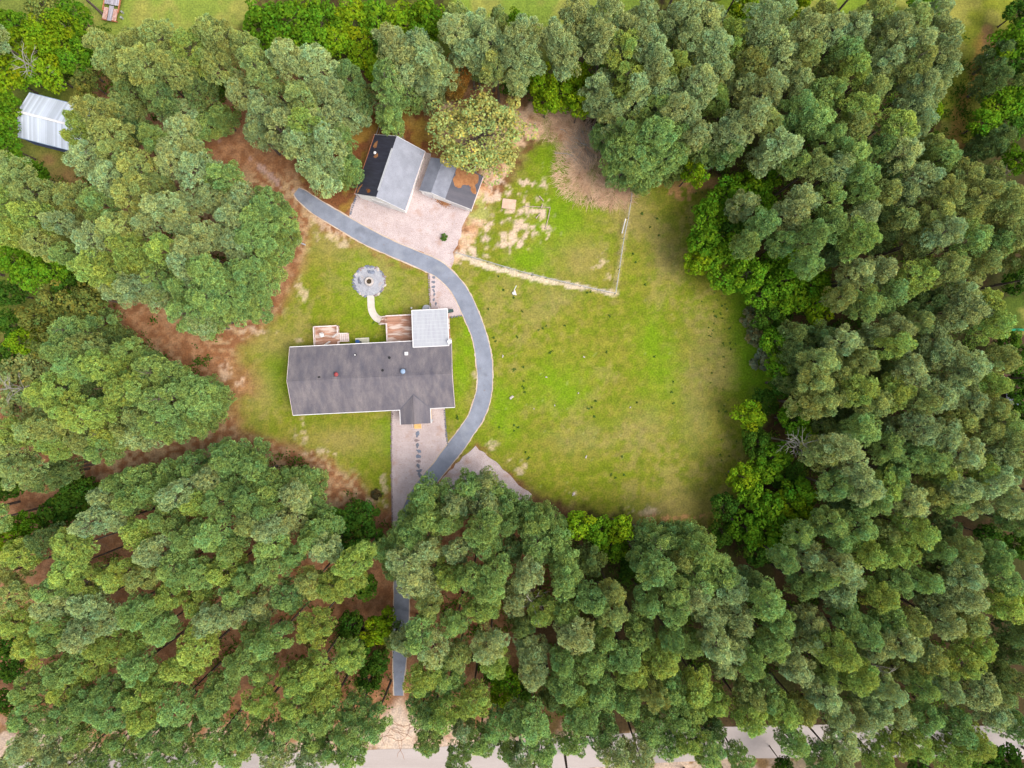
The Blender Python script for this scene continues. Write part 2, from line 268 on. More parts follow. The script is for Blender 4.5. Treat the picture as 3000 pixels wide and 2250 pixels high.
        m = sstep(-12, 14, polydist(px, py, poly)+(n2-0.5)*50)
        col = mixc(col, mixc(C(*c), C(0.27,0.235,0.06), sstep(0.45, 0.65, n1)*0.6), m)
    tr = linedist(px, py, [(2880,110),(2862,220),(2810,330),(2800,420)])+(n2-0.5)*30
    col = mixc(col, C(0.30,0.17,0.045), sstep(30, 6, tr)*0.8)
    tr = linedist(px, py, [(2890,90),(2920,170)])+(n2-0.5)*40
    col = mixc(col, C(0.24,0.12,0.06), sstep(30, 8, tr)*0.8)
    # the dirt track between the left groves with its dried puddle beds
    tr = linedist(px, py, [(560,370),(700,440),(830,545),(880,575)])+(n4-0.5)*14+(n2-.5)*22
    col = mixc(col, C(0.36,0.24,0.20), sstep(9, 4, tr)*sstep(0.45, 0.6, fbm(px, py, 34, 31))*0.8)
    # pale verge and apron by the bottom road
    n5 = fbm(px, py, 60, 41)
    vg = sstep(2120, 2180, py+140*(n5-0.5)-(np.abs(px-1170) < 1)*0)*sstep(2600, 1900, px+200*(n5-.5))
    col = mixc(col, mixc(C(0.44,0.32,0.24), C(0.22,0.13,0.06), sstep(0.5, 0.68, n2)), vg)
    ap = sstep(90, 30, linedist(px, py, [(1172,2045),(1165,2110),(1150,2240)])+np.clip(2120-py, 0, 200)*0.8+(n2-.5)*40)
    col = mixc(col, C(0.47,0.36,0.28), ap*0.9)
    # the white barn's yard, neighbour plot on the right
    col = bl(col, (0.24,0.14,0.055), [(190,520,60,40),(230,560,50,30),(140,470,30,20)], 0.9)
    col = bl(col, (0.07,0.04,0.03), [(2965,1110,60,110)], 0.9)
    return np.clip(col*(0.93+0.14*n4[..., None]), 0, 1)
gx = np.arange(-132, 132.01, 0.33); gy = np.arange(-102, 102.01, 0.33)
gx = np.concatenate([[-2500, -600, -220], gx, [220, 600, 2500]]); gy = np.concatenate([[-2500, -600, -200], gy, [200, 600, 2500]])
GX, GY = np.meshgrid(gx, gy, indexing='ij'); PXc = GX/K+1500; PYc = 1125-GY/K
gc = ground_color(PXc, PYc)
gz = (fbm(GX, GY, 9, 51)-0.5)*0.10
nx, ny = GX.shape
me = bpy.data.meshes.new('ground'); V = np.stack([GX, GY, gz*0-0.02+gz*0.2], -1).reshape(-1, 3)
ii = np.arange(nx*ny).reshape(nx, ny); F = np.stack([ii[:-1, :-1], ii[1:, :-1], ii[1:, 1:], ii[:-1, 1:]], -1).reshape(-1, 4)
def fastmesh(name, V, F):
    me = bpy.data.meshes.new(name); k = F.shape[1]; me.vertices.add(len(V)); me.vertices.foreach_set('co', np.ascontiguousarray(V, np.float32).ravel())
    me.loops.add(F.size); me.loops.foreach_set('vertex_index', np.ascontiguousarray(F, np.int32).ravel())
    me.polygons.add(len(F)); me.polygons.foreach_set('loop_start', np.arange(0, F.size, k, dtype=np.int32))
    me.update(calc_edges=True); return me
me = fastmesh('ground', V, F)
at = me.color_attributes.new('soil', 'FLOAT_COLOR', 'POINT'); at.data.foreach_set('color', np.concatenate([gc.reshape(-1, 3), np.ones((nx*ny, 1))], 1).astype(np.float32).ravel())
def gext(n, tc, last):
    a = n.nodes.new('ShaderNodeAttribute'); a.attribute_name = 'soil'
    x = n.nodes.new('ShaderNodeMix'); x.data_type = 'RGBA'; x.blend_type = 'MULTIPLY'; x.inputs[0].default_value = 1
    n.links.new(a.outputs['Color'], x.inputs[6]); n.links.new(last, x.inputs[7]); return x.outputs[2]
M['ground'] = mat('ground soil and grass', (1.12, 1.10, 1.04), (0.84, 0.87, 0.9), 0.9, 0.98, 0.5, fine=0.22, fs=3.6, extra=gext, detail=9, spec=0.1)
me.materials.append(M['ground'])
g = bpy.data.objects.new('ground', me); COL.objects.link(g); tag(g, 'broad grassy ground with rust pine straw under the trees', 'ground', kind='structure')

def sheet(name, poly, z, m, label, cat='paving', z0=None, jag=0.0):
    """flat sheet with a slightly ragged outline; poly in photograph pixels at ground level"""
    pts = [W(x, y) for x, y in poly]; out = []
    for i, a in enumerate(pts):
        b = pts[(i+1) % len(pts)]; n = max(1, int((b-a).length/0.7))
        d = (b-a).normalized() if (b-a).length else Vector((1, 0, 0)); nn = Vector((-d.y, d.x, 0))
        for k in range(n):
            p = a.lerp(b, k/n); out.append(p+nn*random.uniform(-jag, jag))
    me = bpy.data.meshes.new(name); N = len(out)
    me.from_pydata([(p.x, p.y, z) for p in out], [], [tuple(range(N))]); me.update()
    if me.polygons[0].normal.z < 0: me.flip_normals()
    me.materials.append(m); o = bpy.data.objects.new(name, me); COL.objects.link(o); tag(o, label, cat, kind='structure'); return o
def ribbon(name, pts, widths, z, m, label, cat, jag=0.0, sub=6):
    P = [W(x, y) for x, y in pts]; out = []
    for i in range(len(P)-1):
        p0 = P[max(i-1, 0)]; p1 = P[i]; p2 = P[i+1]; p3 = P[min(i+2, len(P)-1)]
        for k in range(sub):
            t = k/sub
            q = 0.5*((2*p1)+(p2-p0)*t+(2*p0-5*p1+4*p2-p3)*t*t+(3*p1-p0-3*p2+p3)*t**3); out.append((q, widths[i]*(1-t)+widths[i+1]*t))
    out.append((P[-1], widths[-1])); mb = MB()
    for i, (q, wd) in enumerate(out):
        a = out[max(i-1, 0)][0]; b = out[min(i+1, len(out)-1)][0]; d = (b-a).normalized(); nn = Vector((-d.y, d.x, 0))
        for s in (-1, 1):
            p = q+nn*(s*wd/2+random.uniform(-jag, jag)); mb.v.append((p.x, p.y, z))
    mb.f = [(2*i, 2*i+2, 2*i+3, 2*i+1) for i in range(len(out)-1)]
    o = mb.build(name, m)
    if o.data.polygons[0].normal.z < 0: o.data.flip_normals()
    tag(o, label, cat, kind='structure'); return o
DR = [(868,560),(886,574),(929,607),(1009,655),(1075,693),(1148,728),(1215,756),(1258,775),(1292,794),(1335,836),(1362,881),(1384,931),(1402,976),(1413,1021),(1419,1066),(1421,1112),(1418,1148),(1409,1184),(1393,1225),(1371,1258),(1343,1298),(1312,1338),(1287,1371),(1262,1400),(1228,1445),(1200,1500),(1185,1570),(1178,1680),(1176,1800),(1172,1900),(1168,2000),(1168,2038)]
DW = [1.2, 2.0, 2.4]+[2.42+.12*math.sin(i*1.9) *(1 if i < len(DR)-11 else .68) for i in range(len(DR)-5)]+[1.5, 1.4]
ribbon('road', [(-900,2330),(-300,2300),(300,2268),(800,2252),(1200,2240),(1700,2205),(2100,2178),(2500,2170),(3000,2176),(3600,2190),(4200,2200)], [5.2]*11, 0.012, M['road'], 'pale concrete public road along the bottom of the woods', 'road', 0.1)
sheet('gravel_yard', [(1047,566),(1033,600),(1024,634),(1075,668),(1148,703),(1215,732),(1262,752),(1300,775),(1322,790),(1330,740),(1352,680),(1378,612),(1300,590),(1262,560),(1235,548),(1262,452),(1245,446),(1190,600),(1160,610)], 0.014, M['gravel'], 'pinkish gravel parking yard in front of the two sheds', 'gravel', jag=0.22)
sheet('gravel_path', [(1258,790),(1262,905),(1270,930),(1357,925),(1375,930),(1350,880),(1320,835),(1290,805)], 0.014, M['gravel'], 'pale gravel triangle between the patio roof and the driveway', 'gravel', jag=0.08)
sheet('gravel_path', [(1148,1195),(1302,1190),(1306,1250),(1312,1308),(1290,1345),(1255,1395),(1215,1450),(1190,1520),(1150,1560),(1147,1400)], 0.014, M['gravel'], 'pale gravel forecourt between front porch and driveway', 'gravel', jag=0.06)
sheet('gravel_path', [(1392,1308),(1440,1345),(1495,1392),(1520,1420),(1560,1450),(1540,1470),(1440,1460),(1300,1470),(1240,1460),(1290,1410),(1345,1350)], 0.016, M['gravel'], 'gravel wedge right of the lower driveway bend', 'gravel', jag=0.16)
ribbon('driveway_edge', DR, [x+0.32 for x in DW], 0.020, M['sand'], 'sandy shoulder along the asphalt driveway', 'verge', 0.07)
ribbon('driveway', DR, DW, 0.026, M['asphalt'], 'curving grey asphalt driveway sweeping round the house', 'driveway', 0.025)
ribbon('footpath', [(1086,866),(1087,885),(1088,902),(1093,918),(1103,931),(1116,938)], [1.15]*6, 0.05, M['concrete'], 'curved concrete path from the fire pit to the deck steps', 'path')
crk = MB()
for k in range(16):
    p = Vector((W(random.uniform(1110, 1230), random.uniform(2110, 2175)))); a = random.uniform(0, 6.3); pts = [p]
    for j in range(5): a += random.uniform(-.7, .7); p = p+Vector((math.cos(a), math.sin(a), 0))*0.7; pts.append(p)
    for a_, b_ in zip(pts[:-1], pts[1:]): crk.bar(a_+Vector((0, 0, .03)), b_+Vector((0, 0, .03)), 0.055, 0.02)
tag(crk.build('washed_out_rills', mat('wet soil', (0.33, 0.19, 0.13), (0.22, 0.12, 0.08), 2)), kind='structure')

# ---------------------------------------------------------------- buildings
def lerp3(a, b, t): return a+(b-a)*t
class Frame:
    """local frame of a building: u along the ridge, v across"""
    def __init__(s, c, ang): s.c = Vector((c[0], c[1], 0)); s.a = ang; s.u = Vector((math.cos(ang), math.sin(ang), 0)); s.v = Vector((-math.sin(ang), math.cos(ang), 0))
    def loc(s, px, py, z):
        p = W(px, py, z)-s.c; return (p.dot(s.u), p.dot(s.v))
def slab_quad(mb, q, th):
    """a roof plane: q four corners (top face), thickness th downwards"""
    q = [Vector(p) for p in q]; n = len(q); lo = [p-Vector((0, 0, th)) for p in q]
    mb.add(q+lo, [tuple(range(n)), tuple(reversed(range(n, 2*n)))]+[(i, i+n, (i+1) % n+n, (i+1) % n) for i in range(n)])
# --- main house
hc = (W(848.8, 1016.3, 3.3)+W(1324, 997, 3.3)+W(858.6, 1215, 3.3)+W(1330.7, 1191.7, 3.3))/4
HF = Frame(hc, math.atan2(23.3, 472)); HL = 25.3; HWd = 10.6; HE = 3.3; HR = 2.1
house = empty('house', (hc.x, hc.y, 0), 'long single storey house under a mottled dark grey gable roof', 'house', rz=HF.a)
hl, hw = HL/2, HWd/2
def roofz(v): return HE+HR*(1-abs(v)/hw)
def on_house(px, py):
    z = 4.0
    for _ in range(8): u, v = HF.loc(px, py, z); z = roofz(v)
    return u, v, z
wb = MB(); wl, ww = hl-0.35, hw-0.45
wb.add([(-wl,-ww,0),(wl,-ww,0),(wl,ww,0),(-wl,ww,0),(-wl,-ww,HE+.1),(wl,-ww,HE+.1),(wl,ww,HE+.1),(-wl,ww,HE+.1),(-wl,0,HE+HR-.12),(wl,0,HE+HR-.12)],
       [(0,1,5,4),(2,3,7,6),(3,0,4,8,7),(1,2,6,9,5),(4,5,9,8),(8,9,6,7)])
wb.build('wall', M['siding'], house)
fb = MB().box((0, 0, 0.3), (HL-.6, HWd-.8, 0.6)); fb.build('foundation', M['brownstone'], house)
rb = MB(); slab_quad(rb, [(-hl,-hw,HE),(hl,-hw,HE),(hl,0,HE+HR),(-hl,0,HE+HR)], .16); slab_quad(rb, [(-hl,0.001,HE+HR),(hl,0.001,HE+HR),(hl,hw,HE),(-hl,hw,HE)], .16)
hroof = rb.build('roof', M['shingle'], house)
rc = MB().box((0, 0.16, HE+HR-0.03), (HL-.1, 0.3, 0.05), rx=-0.36).box((0, -0.16, HE+HR-0.03), (HL-.1, 0.3, 0.05), rx=0.36)
rc.build('ridge_cap', M['shingle'], hroof)
pu0, pv0 = HF.loc(1172, 1199, 3.3)[0], 0; pu1 = HF.loc(1260, 1196, 3.3)[0]; pum = (pu0+pu1)/2
fa = MB()
fa.box((0, hw+.05, HE-.06), (HL, .1, .2)); fa.box(((-hl+pu0)/2, -hw-.05, HE-.06), (pu0+hl, .1, .2)); fa.box(((hl+pu1)/2, -hw-.05, HE-.06), (hl-pu1, .1, .2))
fa.build('gutter', M['white'], house)
for s in (-1, 1):
    ra = MB(); ra.bar((s*(hl+.03), -hw, HE-.07), (s*(hl+.03), 0, HE+HR-.07), .05, .18); ra.bar((s*(hl+.03), 0.01, HE+HR-.07), (s*(hl+.03), hw, HE-.07), .05, .18)
    ra.build('rake_board', M['rail'], house)
# windows and doors on the long walls
def window(parent, u, v, z, wdt, hgt, along='u', mglass=None):
    mb = MB()
    f = MB().box((u, v, z), (wdt+.16, .09, hgt+.16)) if along == 'u' else MB().box((u, v, z), (.09, wdt+.16, hgt+.16))
    fo = f.build('window', M['white'], parent)
    off = .03 if v > 0 else -.03
    p = MB().box((u, v+off, z), (wdt, .06, hgt)) if along == 'u' else MB().box((u+(.03 if u > 0 else -.03), v, z), (.06, wdt, hgt))
    p.build('pane', M['navy'], fo)
for u in (-10, -6.5, -3, 5, 10.5): window(house, u, -ww, 2.0, 1.3, 1.1)
for u in (-11, -1, 3.2): window(house, u, ww, 2.1, 1.0, 0.9)
window(house, -wl, 1.5, 2.0, 1.2, 1.1, 'v'); window(house, wl, -2, 2.0, 1.2, 1.1, 'v')
db = MB().box((-7.0, ww, 1.75), (1.0, .12, 2.1)); d_ = db.build('door', M['white'], house); MB().box((-6.65, ww+.08, 1.75), (.08, .08, .08)).build('handle', M['galv'], d_)
# porch
PVf = HF.loc(1215, 1241, 3.3)[1]-0.05; pe = HE; pr = 0.9; phw = (pu1-pu0)/2
av = -hw+ pr/HR*hw
pb = MB()
slab_quad(pb, [(pu0,PVf,pe),(pum,PVf,pe+pr),(pum,av,pe+pr+.01),(pu0,-hw,pe+.01)], .14); slab_quad(pb, [(pum+.001,PVf,pe+pr),(pu1,PVf,pe),(pu1,-hw,pe+.01),(pum+.001,av,pe+pr+.01)], .14)
po = pb.build('porch_roof', M['shingle'], house)
MB().bar((pum, PVf, pe+pr+.01), (pum, av-.1, pe+pr+.03), .22, .05).build('ridge_cap', M['shingle'], po)
vf = MB(); vf.bar((pu0, -hw+.02, pe+.02), (pum, av, pe+pr+.03), .16, .03); vf.bar((pu1, -hw+.02, pe+.02), (pum, av, pe+pr+.03), .16, .03); vf.build('valley_flashing', M['shingle_lean'], po)
pf = MB()
for u in (pu0-.05, pu1+.05): MB().box((u, (PVf-hw)/2, pe-.05), (.1, abs(PVf+hw), .2)).build('porch_gutter', M['white'], house)
gb = MB().add([(pu0+.05,PVf+.25,pe-.1),(pu1-.05,PVf+.25,pe-.1),(pum,PVf+.25,pe+pr-.16),(pu0+.05,PVf+.35,pe-.1),(pu1-.05,PVf+.35,pe-.1),(pum,PVf+.35,pe+pr-.16)], [(0,1,2),(5,4,3),(0,3,4,1),(1,4,5,2),(2,5,3,0)])
gb.build('porch_gable', M['siding'], house)
for u in (pu0+.3, pu1-.3): MB().box((u, PVf+.35, 1.95), (.16, .16, 2.5)).build('porch_post', M['white'], house)
pd = MB().box((pum, (PVf+.2-ww)/2, .62), (2*phw-.3, abs(PVf+.2+ww), .14)); pd.build('porch_floor', M['newwood'], house)
su = HF.loc(1224, 1245, .5)[0]
for k in range(3): MB().box((su, PVf-.05-.36*k, .5-.17*k), (1.25, .34, .06)).build('step', M['newwood'], house)
for s in (-1, 1):
    r_ = MB(); r_.bar((su+s*.7, PVf+.1, 1.5), (su+s*.7, PVf-.85, .95), .09, .06); r_.box((su+s*.7, PVf-.8, .48), (.09, .09, .95)); r_.build('handrail', M['rail'], house)
# roof furniture
def vent(px, py, kind):
    u, v, z = on_house(px, py); mb = MB()
    if kind in ('red', 'blue'):
        mm = M['redcap'] if kind == 'red' else M['bluegrey']; r = .33 if kind == 'red' else .38
        o = MB().tube([(u, v, z-.2), (u, v, z+.22)], r*.7, 14).build('roof_vent', mm, hroof)
        c = MB().tube([(u, v, z+.22), (u, v, z+.32), (u, v, z+.42), (u, v, z+.47)], [r, r*1.05, r*.7, .05], 16).build('vent_cap', mm, hroof, True)
        MB().box((u, v-.0, z+.015), (1.0, 1.0, .03), rx=(-1 if v > 0 else 1)*math.atan(HR/hw)).build('flashing', M['shingle_lean'], hroof)
    elif kind == 'box':
        MB().box((u, v, z+.15), (.5, .5, .4)).build('roof_vent', M['white'], hroof)
        MB().box((u+.06, v+.05, z+.365), (.22, .22, .03)).build('vent_cap', M['galv'], hroof)
    else:
        MB().tube([(u, v, z-.1), (u, v, z+.35)], .08 if kind == 'dark' else .1, 10).build('vent_pipe', M['black'] if kind == 'dark' else M['white'], hroof)
        MB().tube([(u, v, z-.05), (u, v, z+.08)], .2, 12).build('flashing', M['black'], hroof)
for a in ((986,1097,'red'),(1181,1088,'blue'),(1191,1036,'box'),(1041,1040,'white'),(935,1106,'dark'),(1121,1085,'dark'),(1141,1048,'dark')): vent(*a)
# satellite dish at the roof corner
u, v, z = on_house(1318, 1010); p = HF.c+HF.u*u+HF.v*v
sd_ = empty('satellite_dish', (p.x, p.y, z), 'small white satellite dish at the roof corner beside the patio roof', 'satellite dish')
dm = MB()
for i in range(5):
    r = .36*i/4
    for k in range(16): a = 2*math.pi*k/16; dm.v.append((r*math.cos(a), .45+.9*r*math.sin(a)-.0, .55+.45*r*r*2+r*math.sin(a)*.25))
dm.f = [(i*16+k, i*16+(k+1) % 16, (i+1)*16+(k+1) % 16, (i+1)*16+k) for i in range(4) for k in range(16)]
dd = dm.build('dish', M['white'], sd_, True); so_ = dd.modifiers.new('s', 'SOLIDIFY'); so_.thickness = .02
MB().tube([(0, 0, 0), (0, .1, .45), (0, .42, .55)], .035, 8).build('mast', M['galv'], sd_)
MB().tube([(0, .2, .5), (0, -.1, 1.0), (0, .25, 1.05)], .02, 6).build('feed_arm', M['galv'], sd_)

# --- patio roof, decks
def deck_rail(parent, pts, zf, h=.95, m='rail', name='railing'):
    mb = MB()
    for a, b in zip(pts[:-1], pts[1:]):
        a = Vector((a[0], a[1], zf)); b = Vector((b[0], b[1], zf)); L = (b-a).length
        mb.bar(a+Vector((0, 0, h)), b+Vector((0, 0, h)), .15, .05); mb.bar(a+Vector((0, 0, .12)), b+Vector((0, 0, .12)), .05, .06)
        n = max(2, int(L/.14))
        for k in range(n+1):
            p = a.lerp(b, k/n); mb.box((p.x, p.y, zf+h/2), (.035, .035, h-.05), HF.a)
        n = max(1, int(round(L/1.6)))
        for k in range(n+1): p = a.lerp(b, k/n); mb.box((p.x, p.y, zf+h/2-.1), (.1, .1, h+.35), HF.a)
    return mb.build(name, M[m], parent)
DZ = .75
dA = W(1134, 928, DZ); dB = W(1206, 924, DZ); big = empty('wooden_deck', (0, 0, 0), 'large brown wooden deck joined to the white patio roof', 'deck')
def lp(px, py, z): u, v = HF.loc(px, py, z); return u, v
def hp(u, v, z=0): q = HF.c+HF.u*u+HF.v*v; return Vector((q.x, q.y, z))
big.location = hp(0, 0); big.rotation_euler = (0, 0, HF.a)
u0, v1 = lp(1133, 928, DZ); u1, _ = lp(1316, 920, DZ); v0 = ww+.02; _, v1 = lp(1160, 925, DZ)
MB().box(((u0+u1)/2, (v0+v1)/2, DZ-.08), (u1-u0, v1-v0, .16)).build('deck_floor', M['deck'], big)
sk = MB()
for uu in np.linspace(u0+.1, u1-.1, 7):
    for vv in (v0+.3, v1-.15): MB().box((uu, vv, DZ/2-.08), (.12, .12, DZ-.16)).build('deck_post', M['newwood'], big)
ustair = u0
deck_rail(big, [(u0+.02, v0+.1), (u0+.02, v1-1.25)], DZ); deck_rail(big, [(u0-.0, v1-.05), (lp(1206, 925, DZ)[0], v1-.05)], DZ)
for k in range(4): MB().box((u0-.16-.3*k, v1-.65, DZ-.19*(k+1)+.03), (.28, 1.05, .05)).build('step', M['deck'], big)
for s in (0, 1):
    vv = v1-.08-s*1.15; mb = MB(); mb.bar((u0+.05, vv, DZ+.9), (u0-1.3, vv, .95), .12, .05); mb.box((u0-1.25, vv, .45), (.1, .1, .95)); mb.bar((u0, vv, DZ-.12), (u0-1.3, vv, .02), .05, .2); mb.build('handrail', M['rail'], big)
# patio roof, a low slope of pale sheeting on posts
pat = empty('patio_roof', hp(0, 0), 'white ribbed translucent patio cover on posts beside the deck', 'patio cover', rz=HF.a)
PZ0, PZ1 = 3.25, 3.75
a0 = lp(1206, 912, PZ0); a1 = lp(1311, 906, PZ0); b0 = lp(1210.5, 1016, PZ1); b1 = lp(1315, 1014, PZ1)
pu_0 = (a0[0]+b0[0])/2; pu_1 = (a1[0]+b1[0])/2; pv_1 = (a0[1]+a1[1])/2+.1; pv_0 = (b0[1]+b1[1])/2
mb = MB(); slab_quad(mb, [(pu_0,pv_0,PZ1),(pu_1,pv_0,PZ1),(pu_1,pv_1,PZ0),(pu_0,pv_1,PZ0)], .05); sh_ = mb.build('roof_sheet', M['polycarb'], pat)
mb = MB()
for k in range(27):
    uu = pu_0+(pu_1-pu_0)*(k+.5)/27; mb.bar((uu, pv_0, PZ1+.02), (uu, pv_1, PZ0+.02), .05, .035)
mb.build('rib', M['polyrib'], sh_); mb = MB()
for k in range(11):
    t = k/10*.98+.01; mb.bar((pu_0, pv_0+(pv_1-pv_0)*t, PZ1+(PZ0-PZ1)*t+.032), (pu_1, pv_0+(pv_1-pv_0)*t, PZ1+(PZ0-PZ1)*t+.032), .05, .03)
mb.build('purlin', M['polyrib'], sh_); mb = MB()
for q in (((pu_0, pv_0, PZ1), (pu_0, pv_1, PZ0)), ((pu_1, pv_0, PZ1), (pu_1, pv_1, PZ0)), ((pu_0, pv_1, PZ0), (pu_1, pv_1, PZ0)), ((pu_0, pv_0, PZ1), (pu_1, pv_0, PZ1))): mb.bar(q[0], q[1], .12, .14)
mb.build('frame', M['white'], pat)
for uu in (pu_0+.15, (pu_0+pu_1)/2, pu_1-.15): MB().box((uu, pv_1-.15, DZ+(PZ0-DZ)/2-.1), (.12, .12, PZ0-DZ-.1)).build('post', M['white'], pat)
for uu in (pu_0+.15, pu_1-.15):
    zr = roofz(pv_0+.1); MB().box((uu, pv_0+.12, (zr+PZ1)/2-.05), (.1, .1, PZ1-zr)).build('bracket', M['white'], pat)
# stairs from the patio up the photo
mb = MB(); su0 = lp(1273, 905, .4)[0]
for k in range(3): MB().box((su0, v1+.18+.3*k, DZ-.19*(k+1)), (1.35, .28, .05)).build('step', M['deck'], big)
for s in (-1, 1): mb = MB(); mb.bar((su0+s*.72, v1, DZ+.85), (su0+s*.72, v1+1.0, .95), .1, .05); mb.box((su0+s*.72, v1+.95, .45), (.1, .1, .9)); mb.build('handrail', M['rail'], big)
# small deck
sm = empty('wooden_deck', hp(0, 0), 'small square brown deck with pale railing at the back door', 'deck', rz=HF.a)
s0, t1 = lp(922, 958, DZ); s1, _ = lp(993, 958, DZ)
MB().box(((s0+s1)/2, (v0+t1)/2, DZ-.08), (s1-s0, t1-v0, .16)).build('deck_floor', M['deck'], sm)
mb = MB()
for uu in (s0+.1, s1-.1):
    for vv in (v0+.4, t1-.1): MB().box((uu, vv, DZ/2-.08), (.12, .12, DZ-.16)).build('deck_post', M['newwood'], sm)
tst = lp(995, 978, DZ)[1]
deck_rail(sm, [(s0+.05, v0+.1), (s0+.05, t1-.05), (s1-.05, t1-.05), (s1-.05, tst+.05)], DZ); deck_rail(sm, [(s1-.05, tst-1.35), (s1-.05, v0+.1)], DZ)
for k in range(5): MB().box((s1+.16+.27*k, tst-.62, DZ-.13*(k+1)+.02), (.25, 1.2, .05)).build('step', M['rail'], sm)
for k in (0, 1): mb = MB(); vv = tst-k*1.25; mb.bar((s1, vv, DZ+.9), (s1+1.4, vv, .9), .12, .05); mb.box((s1+1.35, vv, .45), (.1, .1, .9)); mb.build('handrail', M['rail'], sm)
g1 = MB(); g1.bar((s1-.1, tst, DZ+.85), (s1-.95, tst-.55, DZ+.85), .08, .08); g1.bar((s1-.1, tst, DZ+.15), (s1-.95, tst-.55, DZ+.15), .06, .08)
for k in range(6): t = k/5; g1.box((s1-.1-.85*t, tst-.55*t, DZ+.5), (.03, .03, .7))
g1.build('gate', M['white'], sm)
g1 = MB(); q0 = lp(965, 1000, DZ+.9); q1 = lp(947, 1012, DZ+.9); g1.bar((q0[0], q0[1], DZ+.85), (q1[0], q1[1], DZ+.85), .1, .08); g1.bar((q0[0], q0[1], DZ+.15), (q1[0], q1[1], DZ+.15), .06, .08)
for k in range(6): t = k/5; g1.box((q0[0]*(1-t)+q1[0]*t, q0[1]*(1-t)+q1[1]*t, DZ+.5), (.03, .03, .7))
g1.build('gate', M['white'], sm)
# white chair on the small deck
c_ = W(946, 983, DZ); ch = empty('garden_chair', (c_.x, c_.y, DZ), 'white plastic garden chair alone on the small deck', 'chair', rz=.2)
MB().box((0, 0, .42), (.55, .55, .05)).build('seat', M['white'], ch, bevel=.01); MB().box((0, .29, .7), (.55, .06, .55), rx=-.2).build('backrest', M['white'], ch, bevel=.01)
for s in (-1, 1):
    MB().bar((s*.3, -.2, .64), (s*.3, .28, .66), .06, .04).build('armrest', M['white'], ch)
    for t in (-.22, .22): MB().box((s*.24, t, .2), (.05, .05, .4)).build('leg', M['white'], ch)
# pad with heat pump fan unit
c_ = W(1062, 1000, .1); pad = empty('equipment_pad', (c_.x, c_.y, 0), 'pale boarded platform against the back wall with a drum on it', 'platform', rz=HF.a)
MB().box((0, -.1, .25), (2.2, 1.3, .12)).build('platform_top', mat('pale platform', (.62, .58, .45), (.5, .46, .35), 2, extra=boards(1, .16, .6)), pad)
mb = MB()
for s in (-1, 1):
    for t in (-1, 1): MB().box((s*.95, -.1+t*.5, .1), (.12, .12, .2)).build('support', M['newwood'], pad)
c_ = W(1048, 1001, .8); dr = empty('blue_drum', (c_.x, c_.y, .31), 'round blue barrel standing on the pale platform behind the house', 'barrel')
MB().tube([(0,0,0),(0,0,.1),(0,0,.45),(0,0,.82),(0,0,.86)], [.27,.31,.34,.31,.28], 20).build('body', M['bluepaint'], dr, True)
MB().tube([(0,0,.80),(0,0,.90)], .30, 20).build('lid', M['bluepaint'], dr); MB().tube([(.42,-.05,0),(.42,-.05,.5)], .14, 12).build('spout_tank', M['navy'], dr)

# --- sheds
def pmid(*ps): 
    v = Vector((0, 0, 0))
    for p in ps: v += p
    return v/len(ps)
e = 2.7
A = W(1093.7, 393.8, e); B = W(1243, 442.6, e); C_ = W(1188.9, 618.3, e); D = W(1044, 568, e); cc = pmid(A, B, C_, D)
ud = ((B-A)+(C_-D)).normalized(); ang = math.atan2(ud.y, ud.x); L_ = ((A-D).length+(B-C_).length)/2; Wd_ = ((B-A).length+(C_-D).length)/2
shed = empty('shed', (cc.x, cc.y, 0), 'large white walled shed with black left and pale grey right roof slope', 'shed', rz=ang)
x, y = Wd_/2, L_/2; rr = 3.0
rt = 0.18*Wd_*0
mb = MB().add([(-x+.3,-y+.12,0),(x-.3,-y+.12,0),(x-.3,y-.4,0),(-x+.3,y-.4,0),(-x+.3,-y+.12,e+.05),(x-.3,-y+.12,e+.05),(x-.3,y-.4,e+.05),(-x+.3,y-.4,e+.05),(0,-y+.12,e+rr-.2),(0,y-.4,e+rr-.2)],
  [(0,1,5,8,4),(1,2,6,5),(2,3,7,9,6),(3,0,4,7),(4,8,9,7),(8,5,6,9)]); mb.build('wall', M['siding'], shed)
mb = MB(); slab_quad(mb, [(-x,-y,e),(-.0,-y,e+rr),(-.0,y,e+rr),(-x,y,e)], .12); mb.build('roof', M['shingle_black'], shed)
mb = MB(); slab_quad(mb, [(.001,-y,e+rr),(x,-y,e),(x,y,e),(.001,y,e+rr)], .12); r2 = mb.build('roof', M['shingle_dark'], shed)
MB().bar((-.02, -y+1.0, e+rr+.06), (-.02, y-2.0, e+rr+.06), .28, .07).build('ridge_vent', M['galv'], r2)
for s in (-1, 1): MB().box((s*(x+.04), 0, e-.08), (.08, 2*y, .14)).build('gutter', M['rust'] if s < 0 else M['rail'], shed)
for s in (-1, 1):
    mb = MB(); mb.bar((-x, s*(y+.03), e-.08), (0, s*(y+.03), e+rr-.08), .05, .18); mb.bar((0, s*(y+.03), e+rr-.08), (x, s*(y+.03), e-.08), .05, .18); mb.build('rake_board', M['white'], shed)
dd = MB().box((0, -y+.08, 1.15), (3.0, .1, 2.3)).build('garage_door', M['white'], shed)
MB().box((0, -y+.02, .6), (.3, .05, .06)).build('handle', M['galv'], dd)
pv = shed.matrix_world
def shed_local(px, py, z, fr): return fr.loc(px, py, z)
SF = Frame(cc, ang)
q = SF.loc(1098, 447, 4.0); zz = e+rr*(1-abs(q[0])/x)
MB().tube([(q[0], q[1], zz-.2), (q[0], q[1], zz+.35)], .12, 12).build('flue_pipe', M['galv'], shed); MB().tube([(q[0], q[1], zz+.35), (q[0], q[1], zz+.5)], [.24, .12], 14).build('flue_cap', M['white'], shed)
